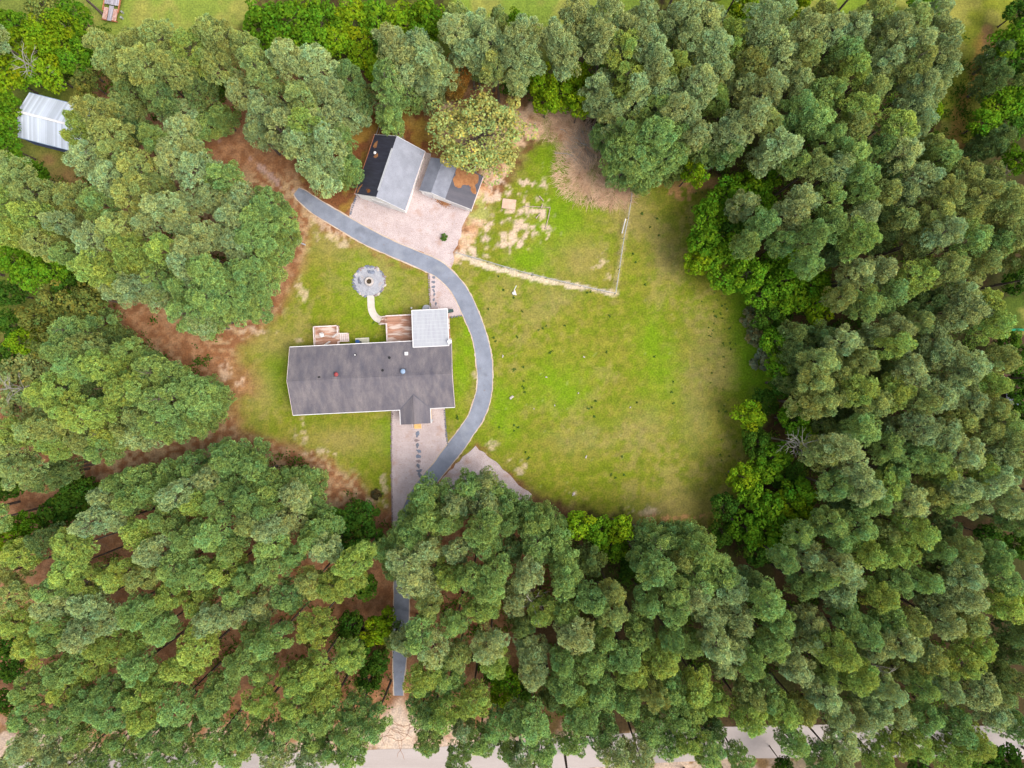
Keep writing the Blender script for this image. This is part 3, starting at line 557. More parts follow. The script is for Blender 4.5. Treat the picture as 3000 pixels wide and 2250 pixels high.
# needles caught on the black slope
def needle_patch(parent, pts, zf, name='needle_litter'):
    mb = MB(); up = [(a, b, zf(a)+.015) for a, b in pts]; dn = [(a, b, zf(a)+.003) for a, b in pts]; n = len(pts)
    mb.add(up+dn, [tuple(range(n)), tuple(reversed(range(n, 2*n)))]+[(i, i+n, (i+1) % n+n, (i+1) % n) for i in range(n)])
    o = mb.build(name, M['needles'], parent)
    return o
def blobpts(pl, n=3):
    out = []
    for i, (a, b) in enumerate(pl):
        c, d = pl[(i+1) % len(pl)]
        for k in range(n): t = k/n; out.append((a+(c-a)*t+random.uniform(-.08, .08), b+(d-b)*t+random.uniform(-.08, .08)))
    return out
zs = lambda a: e+rr*(1-abs(a)/x)
for pl in ([(1104,412),(1108,414),(1103,432),(1097,436),(1093,430),(1097,420)], [(1107,448),(1107,458),(1100,464),(1094,460),(1100,452)], [(1063,540),(1058,548),(1050,562),(1047,566),(1045,568),(1049,552),(1055,545)]):
    q = []
    for a, b in pl:
        z = 4
        for _ in range(6): u_, v_ = SF.loc(a, b, z); z = zs(max(-x+.02, min(-.02, u_)))
        q.append((max(-x+.05, u_), max(-y+.03, v_)))
    needle_patch(shed, blobpts(q), zs)
# rear rack behind the big shed
rk = empty('pipe_rack', hp(0, 0)*0+Vector((cc.x, cc.y, 0)), 'dark open pipe frame rack behind the large shed', 'rack', rz=ang)
mb = MB(); k1 = SF.loc(1112, 365, 1.8); k2 = SF.loc(1180, 398, 1.8); yy = y-.3
for a, b in (((k1[0], k1[1]), (k2[0], k2[1])), ((k1[0], yy), (k1[0], k1[1])), ((k2[0], yy), (k2[0], k2[1]))): mb.tube([(a[0], a[1], 1.8), (b[0], b[1], 1.8)], .035, 6); mb.tube([(a[0], a[1], .5), (b[0], b[1], .5)], .03, 6)
mb.build('rail', M['galv'], rk)
for q in (k1, k2, (k1[0], yy), (k2[0], yy)): MB().tube([(q[0], q[1], 0), (q[0], q[1], 1.85)], .04, 6).build('post', M['galv'], rk)
MB().box(((k1[0]+k2[0])/2+.5, y+.5, .5), (2.6, .9, .9), ).build('storage_bin', M['navy'], rk)

# small shed with lean-to
e2 = 2.3
A = W(1260.5, 460, e2); D = W(1230, 558, e2); B = W(1415.4, 515.5, e2); C_ = W(1382, 612.4, e2)
ud = ((B-A)+(C_-D)).normalized(); ang2 = math.atan2(ud.y, ud.x); L2 = ((A-D).length+(B-C_).length)/2; W2 = ((B-A).length+(C_-D).length)/2; cc2 = pmid(A, B, C_, D)
F2 = Frame(cc2, ang2); x2, y2 = W2/2, L2/2
xr = F2.loc(1280, 516, 3.7)[0]; xj = F2.loc(1321, 535, 2.9)[0]; zr, zj = 3.6, 2.8
s2 = empty('shed', (cc2.x, cc2.y, 0), 'small shed with a brown needle covered lean-to roof on its right', 'shed', rz=ang2)
mb = MB().add([(-x2+.2,-y2+.08,0),(x2-.2,-y2+.08,0),(x2-.2,y2-.2,0),(-x2+.2,y2-.2,0),(-x2+.2,-y2+.08,e2-.22),(x2-.2,-y2+.08,e2-.22),(x2-.2,y2-.2,e2-.22),(-x2+.2,y2-.2,e2-.22),(xr,-y2+.08,zr-.2),(xr,y2-.2,zr-.2),(xj,-y2+.08,zj-.3),(xj,y2-.2,zj-.3)],
  [(0,1,5,10,8,4),(1,2,6,5),(2,3,7,9,11,6),(3,0,4,7),(4,8,9,7),(8,10,11,9),(10,5,6,11)]); mb.build('wall', M['siding'], s2)
mb = MB(); slab_quad(mb, [(-x2,-y2,e2),(xr,-y2,zr),(xr,y2,zr),(-x2,y2,e2)], .1); slab_quad(mb, [(xr+.001,-y2,zr),(xj,-y2,zj),(xj,y2,zj),(xr+.001,y2,zr)], .1); mb.build('roof', mat('grey shed shingles', (0.21, 0.215, 0.25), (0.15, 0.155, 0.185), 0.7, fine=.16, fs=14), s2)
mb = MB(); slab_quad(mb, [(xj+.002,-y2-.05,zj-.02),(x2,-y2-.05,e2-.05),(x2,y2+.05,e2-.05),(xj+.002,y2+.05,zj-.02)], .1); ln = mb.build('lean_to_roof', M['shingle_lean'], s2)
MB().box((x2+.05, 0, e2-.12), (.1, 2*y2, .14)).build('gutter', M['rail'], s2)
mb = MB()
mb.bar((-x2, -y2-.03, e2-.07), (xr, -y2-.03, zr-.07), .05, .18); mb.bar((xr, -y2-.03, zr-.07), (xj, -y2-.03, zj-.07), .05, .18); mb.bar((xj, -y2-.08, zj-.09), (x2, -y2-.08, e2-.12), .05, .18); mb.build('rake_board', M['white'], s2)
d2 = MB().box((-x2+1.5, -y2+.04, 1.0), (1.5, .08, 2.0)).build('door', M['white'], s2); MB().box((-x2+2.1, -y2-.01, 1.0), (.08, .06, .2)).build('handle', M['black'], d2)
MB().box((x2-2.2, -y2+.04, .98), (2.6, .08, 1.9)).build('door', M['white'], s2)
zl = lambda a: zj-.02+(e2-.05-zj+.02)*(a-xj)/(x2-xj)
q = []
for a, b in ((1337,489),(1352,494),(1368,500),(1385,506),(1401,513),(1403,520),(1399,535),(1392,542),(1395,552),(1397,566),(1391,570),(1383,566),(1379,556),(1381,548),(1374,543),(1362,542),(1353,544),(1350,551),(1342,552),(1334,546),(1330,535),(1326,524),(1332,519),(1335,512),(1330,505)):
    z = 2.6
    for _ in range(5): u_, v_ = F2.loc(a, b, z); z = zl(u_)
    q.append((min(x2-.1, max(xj+.05, u_)), min(y2-.02, v_)))
needle_patch(s2, blobpts(q, 2), zl)
# things in front of and behind the small shed
c_ = W(1295, 582, .3); bn = empty('bench', (c_.x, c_.y, 0), 'low dark bench against the front wall of the small shed', 'bench', rz=ang2)
MB().box((.4, 0, .42), (1.6, .4, .06)).build('seat', M['greywood'], bn)
for s in (-.3, 1.1): MB().box((s, 0, .2), (.08, .35, .4)).build('leg', M['greywood'], bn)
c_ = W(1291, 576, .5); lf = MB()
for k in range(420):
    p = Vector((random.gauss(0, .6), random.gauss(0, .28)-.15, random.uniform(.02, .12))); a = random.uniform(0, 6.3); r = .07
    lf.add([p+Vector((r*math.cos(a+j*1.57), r*math.sin(a+j*1.57), random.uniform(-.02, .03))) for j in range(4)], [(0, 1, 2, 3)])
o = lf.build('leaf_litter', M['needles']); o.location = (W(1302, 590).x, W(1302, 590).y, .02); o.rotation_euler.z = ang2
tag(o, 'rust fallen leaves heaped before the small shed', 'leaves', kind='stuff')
c_ = W(1393, 497, 1.5); pp = MB().tube([(0, 0, 0), (0, 0, 2.2)], .12, 10).tube([(0, 0, 2.15), (0, .5, 2.3)], .1, 8).build('vent_stack', M['galv']); pp.location = (c_.x, c_.y, 0); tag(pp, 'upright pale grey pipe behind the needle covered lean-to', 'pipe')

# white metal barn
eb = 3.6
A = W(85, 271, eb); D = W(52.4, 401.5, eb); ub = (W(246, 311, eb)-A+W(188, 437.6, eb)-D).normalized(); angb = math.atan2(ub.y, ub.x)
Lb = 11.4; Wb = (A-D).length*.995; cb = (A+D)/2+ub*Lb/2; FB = Frame(cb, angb); xb, yb = Lb/2, Wb/2; rb_ = 1.35
barn = empty('metal_barn', (cb.x, cb.y, 0), 'white ribbed metal roofed barn partly hidden by pine boughs, upper left', 'barn', rz=angb)
mb = MB().add([(-xb+.05,-yb+.1,0),(xb-.05,-yb+.1,0),(xb-.05,yb-.1,0),(-xb+.05,yb-.1,0),(-xb+.05,-yb+.1,eb),(xb-.05,-yb+.1,eb),(xb-.05,yb-.1,eb),(-xb+.05,yb-.1,eb),(-xb+.05,0,eb+rb_-.1),(xb-.05,0,eb+rb_-.1)],
 [(0,1,5,4),(2,3,7,6),(3,0,4,8,7),(1,2,6,9,5),(4,5,9,8),(8,9,6,7)]); mb.build('wall', mat('blue grey barn wall', (.10, .13, .28), (.07, .09, .2), 1), barn)
mb = MB(); slab_quad(mb, [(-xb,-yb,eb),(xb,-yb,eb),(xb,0,eb+rb_),(-xb,0,eb+rb_)], .08); slab_quad(mb, [(-xb,.001,eb+rb_),(xb,.001,eb+rb_),(xb,yb,eb),(-xb,yb,eb)], .08); br = mb.build('roof', M['whitemetal'], barn)
mb = MB()
for k in range(36):
    uu = -xb+.16+k*.32
    if uu < xb: mb.bar((uu, -yb, eb+.005), (uu, 0, eb+rb_+.005), .06, .02); mb.bar((uu, 0, eb+rb_+.005), (uu, yb, eb+.005), .06, .02)
mb.build('rib', M['whitemetal'], br)
MB().bar((-xb, 0, eb+rb_+.05), (xb, 0, eb+rb_+.05), .35, .05).build('ridge_cap', M['white'], br)
MB().box((-xb+.0, 0, 1.5), (.08, 3.2, 3.0)).build('sliding_door', M['white'], barn)
mb = MB(); mb.box((0, -yb-.04, eb-.07), (2*xb, .08, .14)); mb.box((0, yb+.04, eb-.07), (2*xb, .08, .14)); mb.build('gutter', M['bluegrey'], barn)

# ---------------------------------------------------------------- fire pit
c_ = W(1082, 825); fp = empty('fire_pit', (c_.x, c_.y, 0), 'round stone fire pit on a grey gravel circle', 'fire pit')
mb = MB(); N = 40; mb.v = [(0, 0, .045)]+[((2.6+.06*math.sin(k*2.3))*math.cos(2*math.pi*k/N), (2.5+.06*math.sin(k*1.7))*math.sin(2*math.pi*k/N), .04) for k in range(N)]; mb.f = [(0, 1+k, 1+(k+1) % N) for k in range(N)]
mb.build('gravel_bed', M['pitgravel'], fp)
mb = MB()
for i in range(12):
    pass
rg = MB(); Nn = 28
prof = [(.40, .05), (.40, .38), (.44, .42), (.66, .42), (.70, .38), (.72, .05)]
for k in range(Nn):
    a = 2*math.pi*k/Nn
    for r, z in prof: rg.v.append((r*math.cos(a), r*math.sin(a), z))
rg.f = [(k*6+j, k*6+j+1, ((k+1) % Nn)*6+j+1, ((k+1) % Nn)*6+j) for k in range(Nn) for j in range(5)]
rg.build('stone_ring', M['palestone'], fp, True)
MB().tube([(0, 0, .05), (0, 0, .16)], .41, 20).build('ash_bed', M['char'], fp)
mb = MB()
for k in range(7): a = k*.9; mb.tube([(.3*math.cos(a), .3*math.sin(a), .16), (-.28*math.cos(a+.3), -.28*math.sin(a+.3), .24)], .05, 6)
mb.build('charred_logs', M['char'], fp)
def rock(r, seed, flat=.5):
    rd = random.Random(seed); import bmesh
    bm = bmesh.new(); bmesh.ops.create_icosphere(bm, subdivisions=2, radius=1)
    for v in bm.verts:
        f = 1+.28*math.sin(v.co.x*3+seed)+.2*math.cos(v.co.y*4+seed*2)+rd.uniform(-.08, .08); v.co = Vector((v.co.x*r*f, v.co.y*r*f*(.8+.2*math.sin(seed)), v.co.z*r*flat))
    me = bpy.data.meshes.new('rock'); bm.to_mesh(me); bm.free(); return me
rocks = [rock(1, s) for s in range(6)]
def place_rock(px, py, r, m, label, group, cat='rock', name='rock', flat=1.0):
    me = rocks[random.randrange(6)].copy(); me.materials.append(M[m]); o = bpy.data.objects.new(name, me); COL.objects.link(o)
    p = W(px, py); o.location = (p.x, p.y, r*.2*flat+.02); o.scale = (r, r*random.uniform(.8, 1), r*flat); o.rotation_euler.z = random.uniform(0, 6.3); tag(o, label, cat, group); return o
cl = ['top', 'upper right', 'right', 'lower right', 'bottom', 'lower left', 'left', 'upper left']
ORD = 'thirtieth first second third fourth fifth sixth seventh eighth ninth tenth eleventh twelfth thirteenth fourteenth fifteenth sixteenth seventeenth eighteenth nineteenth twentieth twentyfirst twentysecond twentythird twentyfourth twentyfifth twentysixth twentyseventh twentyeighth twentyninth'.split()
for k in range(30):
    a = 2*math.pi*(k+random.uniform(-.2, .2))/30; px = 1082+46*math.sin(a); py = 825-44*math.cos(a)
    if abs(px-1087) < 12 and py > 825: continue
    cw = (k-15) % 30
    m = random.choice(['slate', 'bluestone', 'brownstone', 'slate', 'palestone']); nm = {'slate': 'dark grey', 'bluestone': 'bluish', 'brownstone': 'brown', 'palestone': 'pale'}[m]
    place_rock(px, py, random.uniform(.2, .33), m, f'{nm} rim rock of the fire pit, {ORD[cw]} clockwise from the path', 'rocks round the fire pit', flat=.7)
place_rock(1053, 823, .5, 'slate', 'flat dark slab lying left inside the fire pit circle', 'seat stones', flat=.5); place_rock(1087, 797, .55, 'bluestone', 'flat bluish slab lying above the fire ring', 'seat stones', flat=.5)
# stepping stones
ords = ['first', 'second', 'third', 'fourth', 'fifth', 'sixth', 'seventh', 'eighth', 'ninth', 'tenth']
for k, (px, py) in enumerate(((1223,1273),(1222,1290),(1223,1306),(1226,1321),(1226,1336),(1225,1351),(1226,1366),(1228,1379),(1230,1392))):
    place_rock(px, py, .40 if k != 0 else .5, ['bluestone', 'brownstone', 'slate', 'bluestone', 'bluestone', 'brownstone', 'slate', 'slate', 'slate'][k], f'{ords[k]} stepping stone down from the front porch steps', 'stepping stones from the front porch', 'stepping stone', 'stepping_stone', .25)
for k, (px, py) in enumerate(((1271,813),(1270,827),(1270,841),(1271,852),(1272,864),(1271,877),(1277,891))):
    place_rock(px, py, .28, 'slate', f'{ords[k]} narrow stepping stone down from the driveway to the patio stairs', 'stepping stones behind the patio roof', 'stepping stone', 'stepping_stone', .25)
# stone edging rows along gravel
def edging(pts, label, m='slate'):
    mb = MB(); P = [W(a, b) for a, b in pts]; 
    for a, b in zip(P[:-1], P[1:]):
        L = (b-a).length; n = int(L/.33)
        for k in range(n):
            p = a.lerp(b, (k+.5)/n); r = random.uniform(.10, .17); mb.box((p.x+random.uniform(-.05, .05), p.y+random.uniform(-.05, .05), .07), (r*1.6, r*2, .16), random.uniform(0, 3), random.uniform(-.2, .2))
    o = mb.build('edging_stones', M[m], bevel=.03); tag(o, label, 'edging', kind='stuff'); return o
edging([(1148,1205),(1147,1300),(1147,1400),(1149,1500),(1150,1540)], 'row of small stones along the left edge of front gravel', 'brownstone')
edging([(1302,1200),(1306,1250),(1312,1308)], 'row of small dark stones right of the front gravel')
edging([(1256,800),(1258,850),(1260,900)], 'row of small stones left of the gravel triangle', 'brownstone')
edging([(1312,930),(1335,928),(1356,924)], 'short row of stones below the gravel triangle')
edging([(1044,575),(1034,605),(1026,630)], 'short row of stones left of the shed gravel yard')

# ---------------------------------------------------------------- chain link fence
def fence(pts, label):
    P = [W(a, b) for a, b in pts]; f = empty('chain_link_fence', P[0], label, 'fence'); o = P[0]; H = 1.25
    wires = MB()
    for a, b in zip(P[:-1], P[1:]):
        a = a-o; b = b-o; L = (b-a).length; d = (b-a)/L; n = max(1, round(L/2.6))
        MB().tube([a+Vector((0, 0, H)), b+Vector((0, 0, H))], .045, 6).build('top_rail', M['galv'], f)
        for k in range(n+1): p = a+d*(L*k/n); MB().tube([p, p+Vector((0, 0, H+.05))], .05, 6).build('post', M['galv'], f)
        m_ = int(L/.28)
        for k in range(m_):
            for s in (1, -1):
                p = a+d*(k*.28); t = k*.28+s*H
                if t < 0 or t > L: continue
                wires.tube([p+Vector((0, 0, .05)), a+d*t+Vector((0, 0, H))], .007, 3, False)
    wires.build('wire_mesh', M['galv'], f)
fence([(1338,744),(1430,770),(1520,797),(1600,817),(1700,840),(1800,862)], 'chain link fence run between the shed yard and the open lawn')
fence([(1801,862),(1812,790),(1825,700),(1838,640),(1846,590),(1852,540),(1856,500)], 'chain link fence run going up along the right of fenced yard')
c_ = W(1827, 665, .5); o = MB().tube([(-.25, -1.0, .3), (.25, 1.2, .9)], .09, 6).build('white_board', M['white']); o.location = (c_.x, c_.y, 0.1); tag(o, 'white bleached stick leaning on the right fence run', 'stick')
c_ = W(1491, 598); o = MB().box((0, 0, .08), (2.2, 1.6, .16)).build('ground_slab', mat('pink sand slab', (.52, .37, .27), (.44, .30, .22), 2), bevel=.04); o.location = (c_.x, c_.y, 0); o.rotation_euler.z = -.12; tag(o, 'pale rectangular slab in the fenced yard', 'slab')
mb = MB(); ps = [W(1532, 605), W(1570, 606), W(1612, 608), W(1606, 640), W(1597, 672)]
for a, b in zip(ps[:-1], ps[1:]): mb.tube([a+Vector((0, 0, .07)), b+Vector((0, 0, .07))], .07, 7)
tag(mb.build('log_edging', M['log']), 'thin logs laid as an L edging the bare garden plot', 'log edging')
mb = MB()
for k, (a, b, c, d) in enumerate(((1580,575,1593,590),(1570,640,1584,624),(1585,610,1590,600))): mb.tube([W(a, b, 0)+Vector((0, 0, .1)), W(c, d, 0)+Vector((0, 0, .15))], [.12, .08], 7)
tag(mb.build('cut_branch', M['log']), 'loose cut branches inside the garden plot', 'branches')

# brush pile: heaps of thin cut twigs
def brush(name, cx, cy, rx, ry, n, lmin, lmax, label, m='twig', hgt=1.0, radial=True):
    mb = MB(); c = W(cx, cy)
    for i in range(n):
        a = random.uniform(0, 6.283); r = random.random()**.6; x_ = rx*K*r*math.cos(a); y_ = ry*K*r*math.sin(a); z_ = max(.03, hgt*(1-r)*random.random())
        L = random.uniform(lmin, lmax); b = (a if radial else 0)+random.gauss(0, .6 if radial else 3); e_ = random.uniform(-.25, .25)
        p = Vector((x_, y_, z_)); q = p+Vector((math.cos(b)*L, math.sin(b)*L, L*e_)); q.z = max(.02, q.z); w_ = random.uniform(.012, .03)
        mid = (p+q)/2+Vector((random.uniform(-.1, .1), random.uniform(-.1, .1), .05)); mb.tube([p, mid, q], [w_, w_*.8, w_*.4], 3, False)
    o = mb.build(name, M[m]); o.location = (c.x, c.y, .02); return tag(o, label, 'brush')
brush('brush_pile', 1730, 500, 105, 100, 2600, .5, 1.6, 'big tan heap of cut brush in the corner of fenced yard', hgt=1.0)
brush('brush_pile', 1800, 560, 60, 50, 1400, .4, 1.4, 'lower tan brush heap next to the pines and right fence')
brush('brush_pile', 1650, 370, 80, 50, 900, .4, 1.8, 'scattered brown brush at the top of the fenced yard', radial=False, hgt=.6)
brush('brush_pile', 1712, 432, 40, 60, 300, .8, 2.6, 'greyish pile of long branches above the tan heap', 'palebark', hgt=.9)
for i, (a, b, c, d, r) in enumerate(((1625,450,1690,460,.09),(1640,380,1662,392,.08),(1700,420,1735,440,.08),(1563,370,1570,364,.08))):
    mb = MB().tube([W(a, b)+Vector((0, 0, .3)), W((a+c)/2, (b+d)/2-3)+Vector((0, 0, .4)), W(c, d)+Vector((0, 0, .2))], [r, r*.8, r*.5], 7)
    tag(mb.build('fallen_branch', M['palebark']), ['long bare branch poking left out of the brush heap', 'short pale log near the top of the fenced yard', 'pale branch lying over the grey branch pile', 'curled pale branch at the top left of the yard'][i], 'branch', 'fallen branches')

# odds and ends on the lawn
c_ = W(1505, 859); hd = empty('lawn_post', (c_.x, c_.y, 0), 'white tilted post with round base on the lawn below the fence', 'post')
MB().tube([(0, 0, 0), (0, 0, .35)], [.3, .22], 16).build('base', M['white'], hd); MB().tube([(0, 0, .3), (.12, .5, 1.0), (.42, 1.0, 1.5)], .07, 8).build('pole', M['white'], hd)
MB().box((.25, .1, .1), (.2, .9, .12), .3).build('foot', M['rail'], hd)
c_ = W(876, 707); bk = empty('white_tank', (c_.x, c_.y, 0), 'small white round tank by the left grove edge', 'tank')
MB().tube([(0,0,0),(0,0,.5),(0,0,.62)], [.26,.28,.12], 16).build('body', M['white'], bk, True); MB().tube([(0,0,.6),(0,0,.68)], .08, 10).build('lid', M['white'], bk)
MB().bar((-.15, .25, .1), (-.4, .7, .1), .18, .12).build('hose_reel', M['palestone'], bk)
c_ = W(891, 716); o = MB().box((0, 0, .12), (.5, .22, .24), -.4).tube([(-.3, .1, .2), (-.3, .1, .34)], .12, 8).build('planter_box', M['fabric'], bevel=.02); o.location = (c_.x, c_.y, 0); tag(o, 'little grey planter right of the white tank', 'planter')
for px, py, r, t in ((1473,1044,.2,'round pale'),(1499,1164,.35,'larger white'),(1711,1046,.16,'tiny white'),(1601,1105,.18,'small cream'),(1694,1152,.15,'tiny cream'),(1625,1187,.15,'tiny pale'),(1717,1338,.22,'tan'),(1564,1197,.12,'very small'),(1847,1193,.15,'small pale yellow'),(1680,1448,.3,'long pale')):
    place_rock(px, py, r, 'palestone', f'{t} stone lying in the lawn {"upper" if py<1100 else "middle" if py<1250 else "lower"} part', 'stones in the lawn')
c_ = W(1094, 2166, .6); bi = empty('wheeled_bin', (c_.x, c_.y, 0), 'dark blue wheeled rubbish bin beside the driveway mouth', 'bin', rz=.1)
MB().add([(-.25,-.3,.08),(.25,-.3,.08),(.25,.3,.08),(-.25,.3,.08),(-.3,-.36,.98),(.3,-.36,.98),(.3,.36,.98),(-.3,.36,.98)], [(3,2,1,0),(4,5,6,7),(0,1,5,4),(1,2,6,5),(2,3,7,6),(3,0,4,7)]).build('body', M['tealbin'], bi, bevel=.02)
MB().box((0, .02, 1.02), (.66, .8, .06)).build('lid', M['tealbin'], bi, bevel=.02); MB().bar((-.25, .44, 1.0), (.25, .44, 1.0), .04, .04).build('handle', M['black'], bi)
for s in (-1, 1): MB().tube([(s*.28, .3, .12), (s*.34, .3, .12)], .12, 14).build('wheel', M['black'], bi)
# flatbed trailer, top left
c_ = W(334, -30, 1.0); tr = empty('flatbed_trailer', (c_.x, c_.y, 0), 'long flatbed trailer with grey plank deck and rusty ramps', 'trailer', rz=math.atan2(-15, -80)+math.pi/2+math.pi)
tr.rotation_euler.z = -math.atan2(15, 80)
tl = 9.4
MB().box((0, 1.6, .95), (2.35, tl-1.4, .1)).build('deck', M['greywood'], tr)
for s in (-1, 1):
    MB().box((s*1.24, 1.2, .92), (.14, tl, .24)).build('side_rail', M['rust'], tr)
    rp = MB().box((s*.78, -3.85, .82), (.7, 1.9, .06), rx=.0).build('ramp', M['rust'], tr)
    mb = MB()
    for k in range(10): mb.box((s*.78, -4.7+k*.19, .88), (.66, .07, .06))
    mb.build('cleat', M['rail'], rp)
    for yw in (-.3, .6, 1.5): MB().tube([(s*1.32, yw, .42), (s*1.52, yw, .42)], .42, 18).build('wheel', M['black'], tr)
MB().box((0, -3.7, .8), (.72, 2.4, .08)).build('beaver_tail', M['greywood'], tr); MB().box((0, -4.85, .72), (2.7, .1, .16)).build('rear_bumper', M['rust'], tr)
MB().bar((-.9, 5.9, .9), (0, 8.2, .7), .15, .2).bar((.9, 5.9, .9), (0, 8.2, .7), .15, .2).build('hitch', M['rust'], tr)
c_ = W(356, 52, .3); o = MB().tube([(0, 0, 0), (0, 0, .5)], .18, 12).tube([(.1, .9, 0), (.1, .9, .5)], .16, 12).build('paint_cans', M['galv']); o.location = (c_.x, c_.y, 0); tag(o, 'two pale cans beside the trailer ramp', 'cans')
# small trailer on the track, top right, and the dark one at the right edge
def utrailer(px, py, rz, label, L, Wt, m, rails):
    c_ = W(px, py, .6); t = empty('utility_trailer', (c_.x, c_.y, 0), label, 'trailer', rz=rz)
    MB().box((0, 0, .6), (Wt, L, .08)).build('bed', M[m], t)
    mb = MB()
    for s in (-1, 1): mb.box((s*Wt/2, 0, .8), (.05, L, .35))
    mb.box((0, L/2, .8), (Wt, .05, .35)); mb.build('side_panel', M[m], t)
    for s in (-1, 1):
        MB().bar((s*Wt*.28, -L/2, 1.02), (s*Wt*.28, L/2, 1.02), .07, .06).build('rail', M[rails], t)
        MB().tube([(s*(Wt/2+.06), 0, .3), (s*(Wt/2+.24), 0, .3)], .3, 16).build('wheel', M['black'], t)
    MB().bar((0, -L/2, .5), (0, -L/2-1.0, .45), .08, .08).build('tongue', M['black'], t)
utrailer(2885, 178, -.6, 'small dark utility trailer with two pale rails on the grassy track', 1.8, 1.3, 'navy', 'white')
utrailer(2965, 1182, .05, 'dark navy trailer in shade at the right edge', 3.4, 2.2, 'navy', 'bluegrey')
for px, py, m, lab in ((2943,1043,'bluegrey','light blue tub near the right edge by dark trees'),(2952,1060,'palestone','pale bucket just below the light blue tub'),(2972,1155,'white','white crumpled sheet in front of the navy trailer')):
    c_ = W(px, py); o = MB().tube([(0,0,0),(0,0,.3),(0,0,.34)], [.25,.3,.1], 12).build('tub' if m != 'palestone' else 'bucket', M[m]); o.location = (c_.x, c_.y, 0); tag(o, lab, 'tub')
c_ = W(2985, 966, .5); o = MB().box((0, 0, .4), (2.4, .35, .3)).box((-.7, 0, .15), (.1, .3, .3)).box((.7, 0, .15), (.1, .3, .3)).build('green_bench', mat('green plastic', (.01, .22, .10), (.01, .15, .07), 2)); o.location = (c_.x, c_.y, 0); tag(o, 'bright green bench on the dark grass at the right edge', 'bench')
# kettle grill and small items by the patio
c_ = W(1318, 911, .8); gr = empty('barbecue_grill', (c_.x, c_.y, 0), 'dark green covered barbecue grill right of patio roof corner', 'grill', rz=.2)
MB().box((0, 0, .75), (1.1, .45, .5)).build('hood', mat('dark green cover', (.05, .09, .08), (.03, .05, .05), 3), gr, bevel=.06); MB().box((0, 0, .25), (.9, .4, .5)).build('cabinet', M['black'], gr, bevel=.02)
c_ = W(1250, 906, .4); o = MB().tube([(0,0,0),(0,0,.3),(0,0,.5)], [.5,.7,.72], 18).tube([(0,0,.5),(0,0,.52)], .66, 18).build('round_planter', M['fabric']); o.location = (c_.x, c_.y, 0); tag(o, 'round grey tub beside the patio stairs', 'tub')
c_ = W(1206, 903, .3); o = MB().tube([(0,0,0),(0,0,.6)], .05, 8).tube([(0,0,.6),(0,0,.72)], [.16,.08], 10).build('path_light', M['white']); o.location = (c_.x, c_.y, 0); tag(o, 'small white garden light on grass above the deck', 'garden light')
c_ = W(1264, 1231, .3); o = MB().box((0, 0, .35), (.45, .35, .7)).box((0, 0, .73), (.5, .4, .06)).build('utility_box', M['galv']); o.location = (c_.x, c_.y, 0); tag(o, 'small grey box beside the right front porch post', 'box')
# power line bottom right
for k, (px, py) in enumerate(((2640, 2262), (3420, 2240))):
    c_ = W(px, py); p = empty('utility_pole', (c_.x, c_.y, 0), ['wooden utility pole hidden among the bottom right pines', 'wooden utility pole beyond the right end of road'][k], 'utility pole')
    MB().tube([(0, 0, 0), (0, 0, 10)], [.18, .12], 10).build('pole', M['bark'], p); MB().box((0, 0, 9.6), (.12, 2.2, .14)).build('crossarm', M['bark'], p)
a, b = W(2640, 2262), W(3420, 2240)
for k, s in enumerate((-1.0, 1.0)):
    pts = [a.lerp(b, t/10)+Vector((0, s, 9.7-.6*4*(t/10)*(1-t/10))) for t in range(11)]
    tag(MB().tube(pts, .022, 4).build('power_line', M['fabric']), ['lower overhead wire above the road, bottom right', 'upper overhead wire above the road, bottom right'][k], 'wire', 'overhead wires')

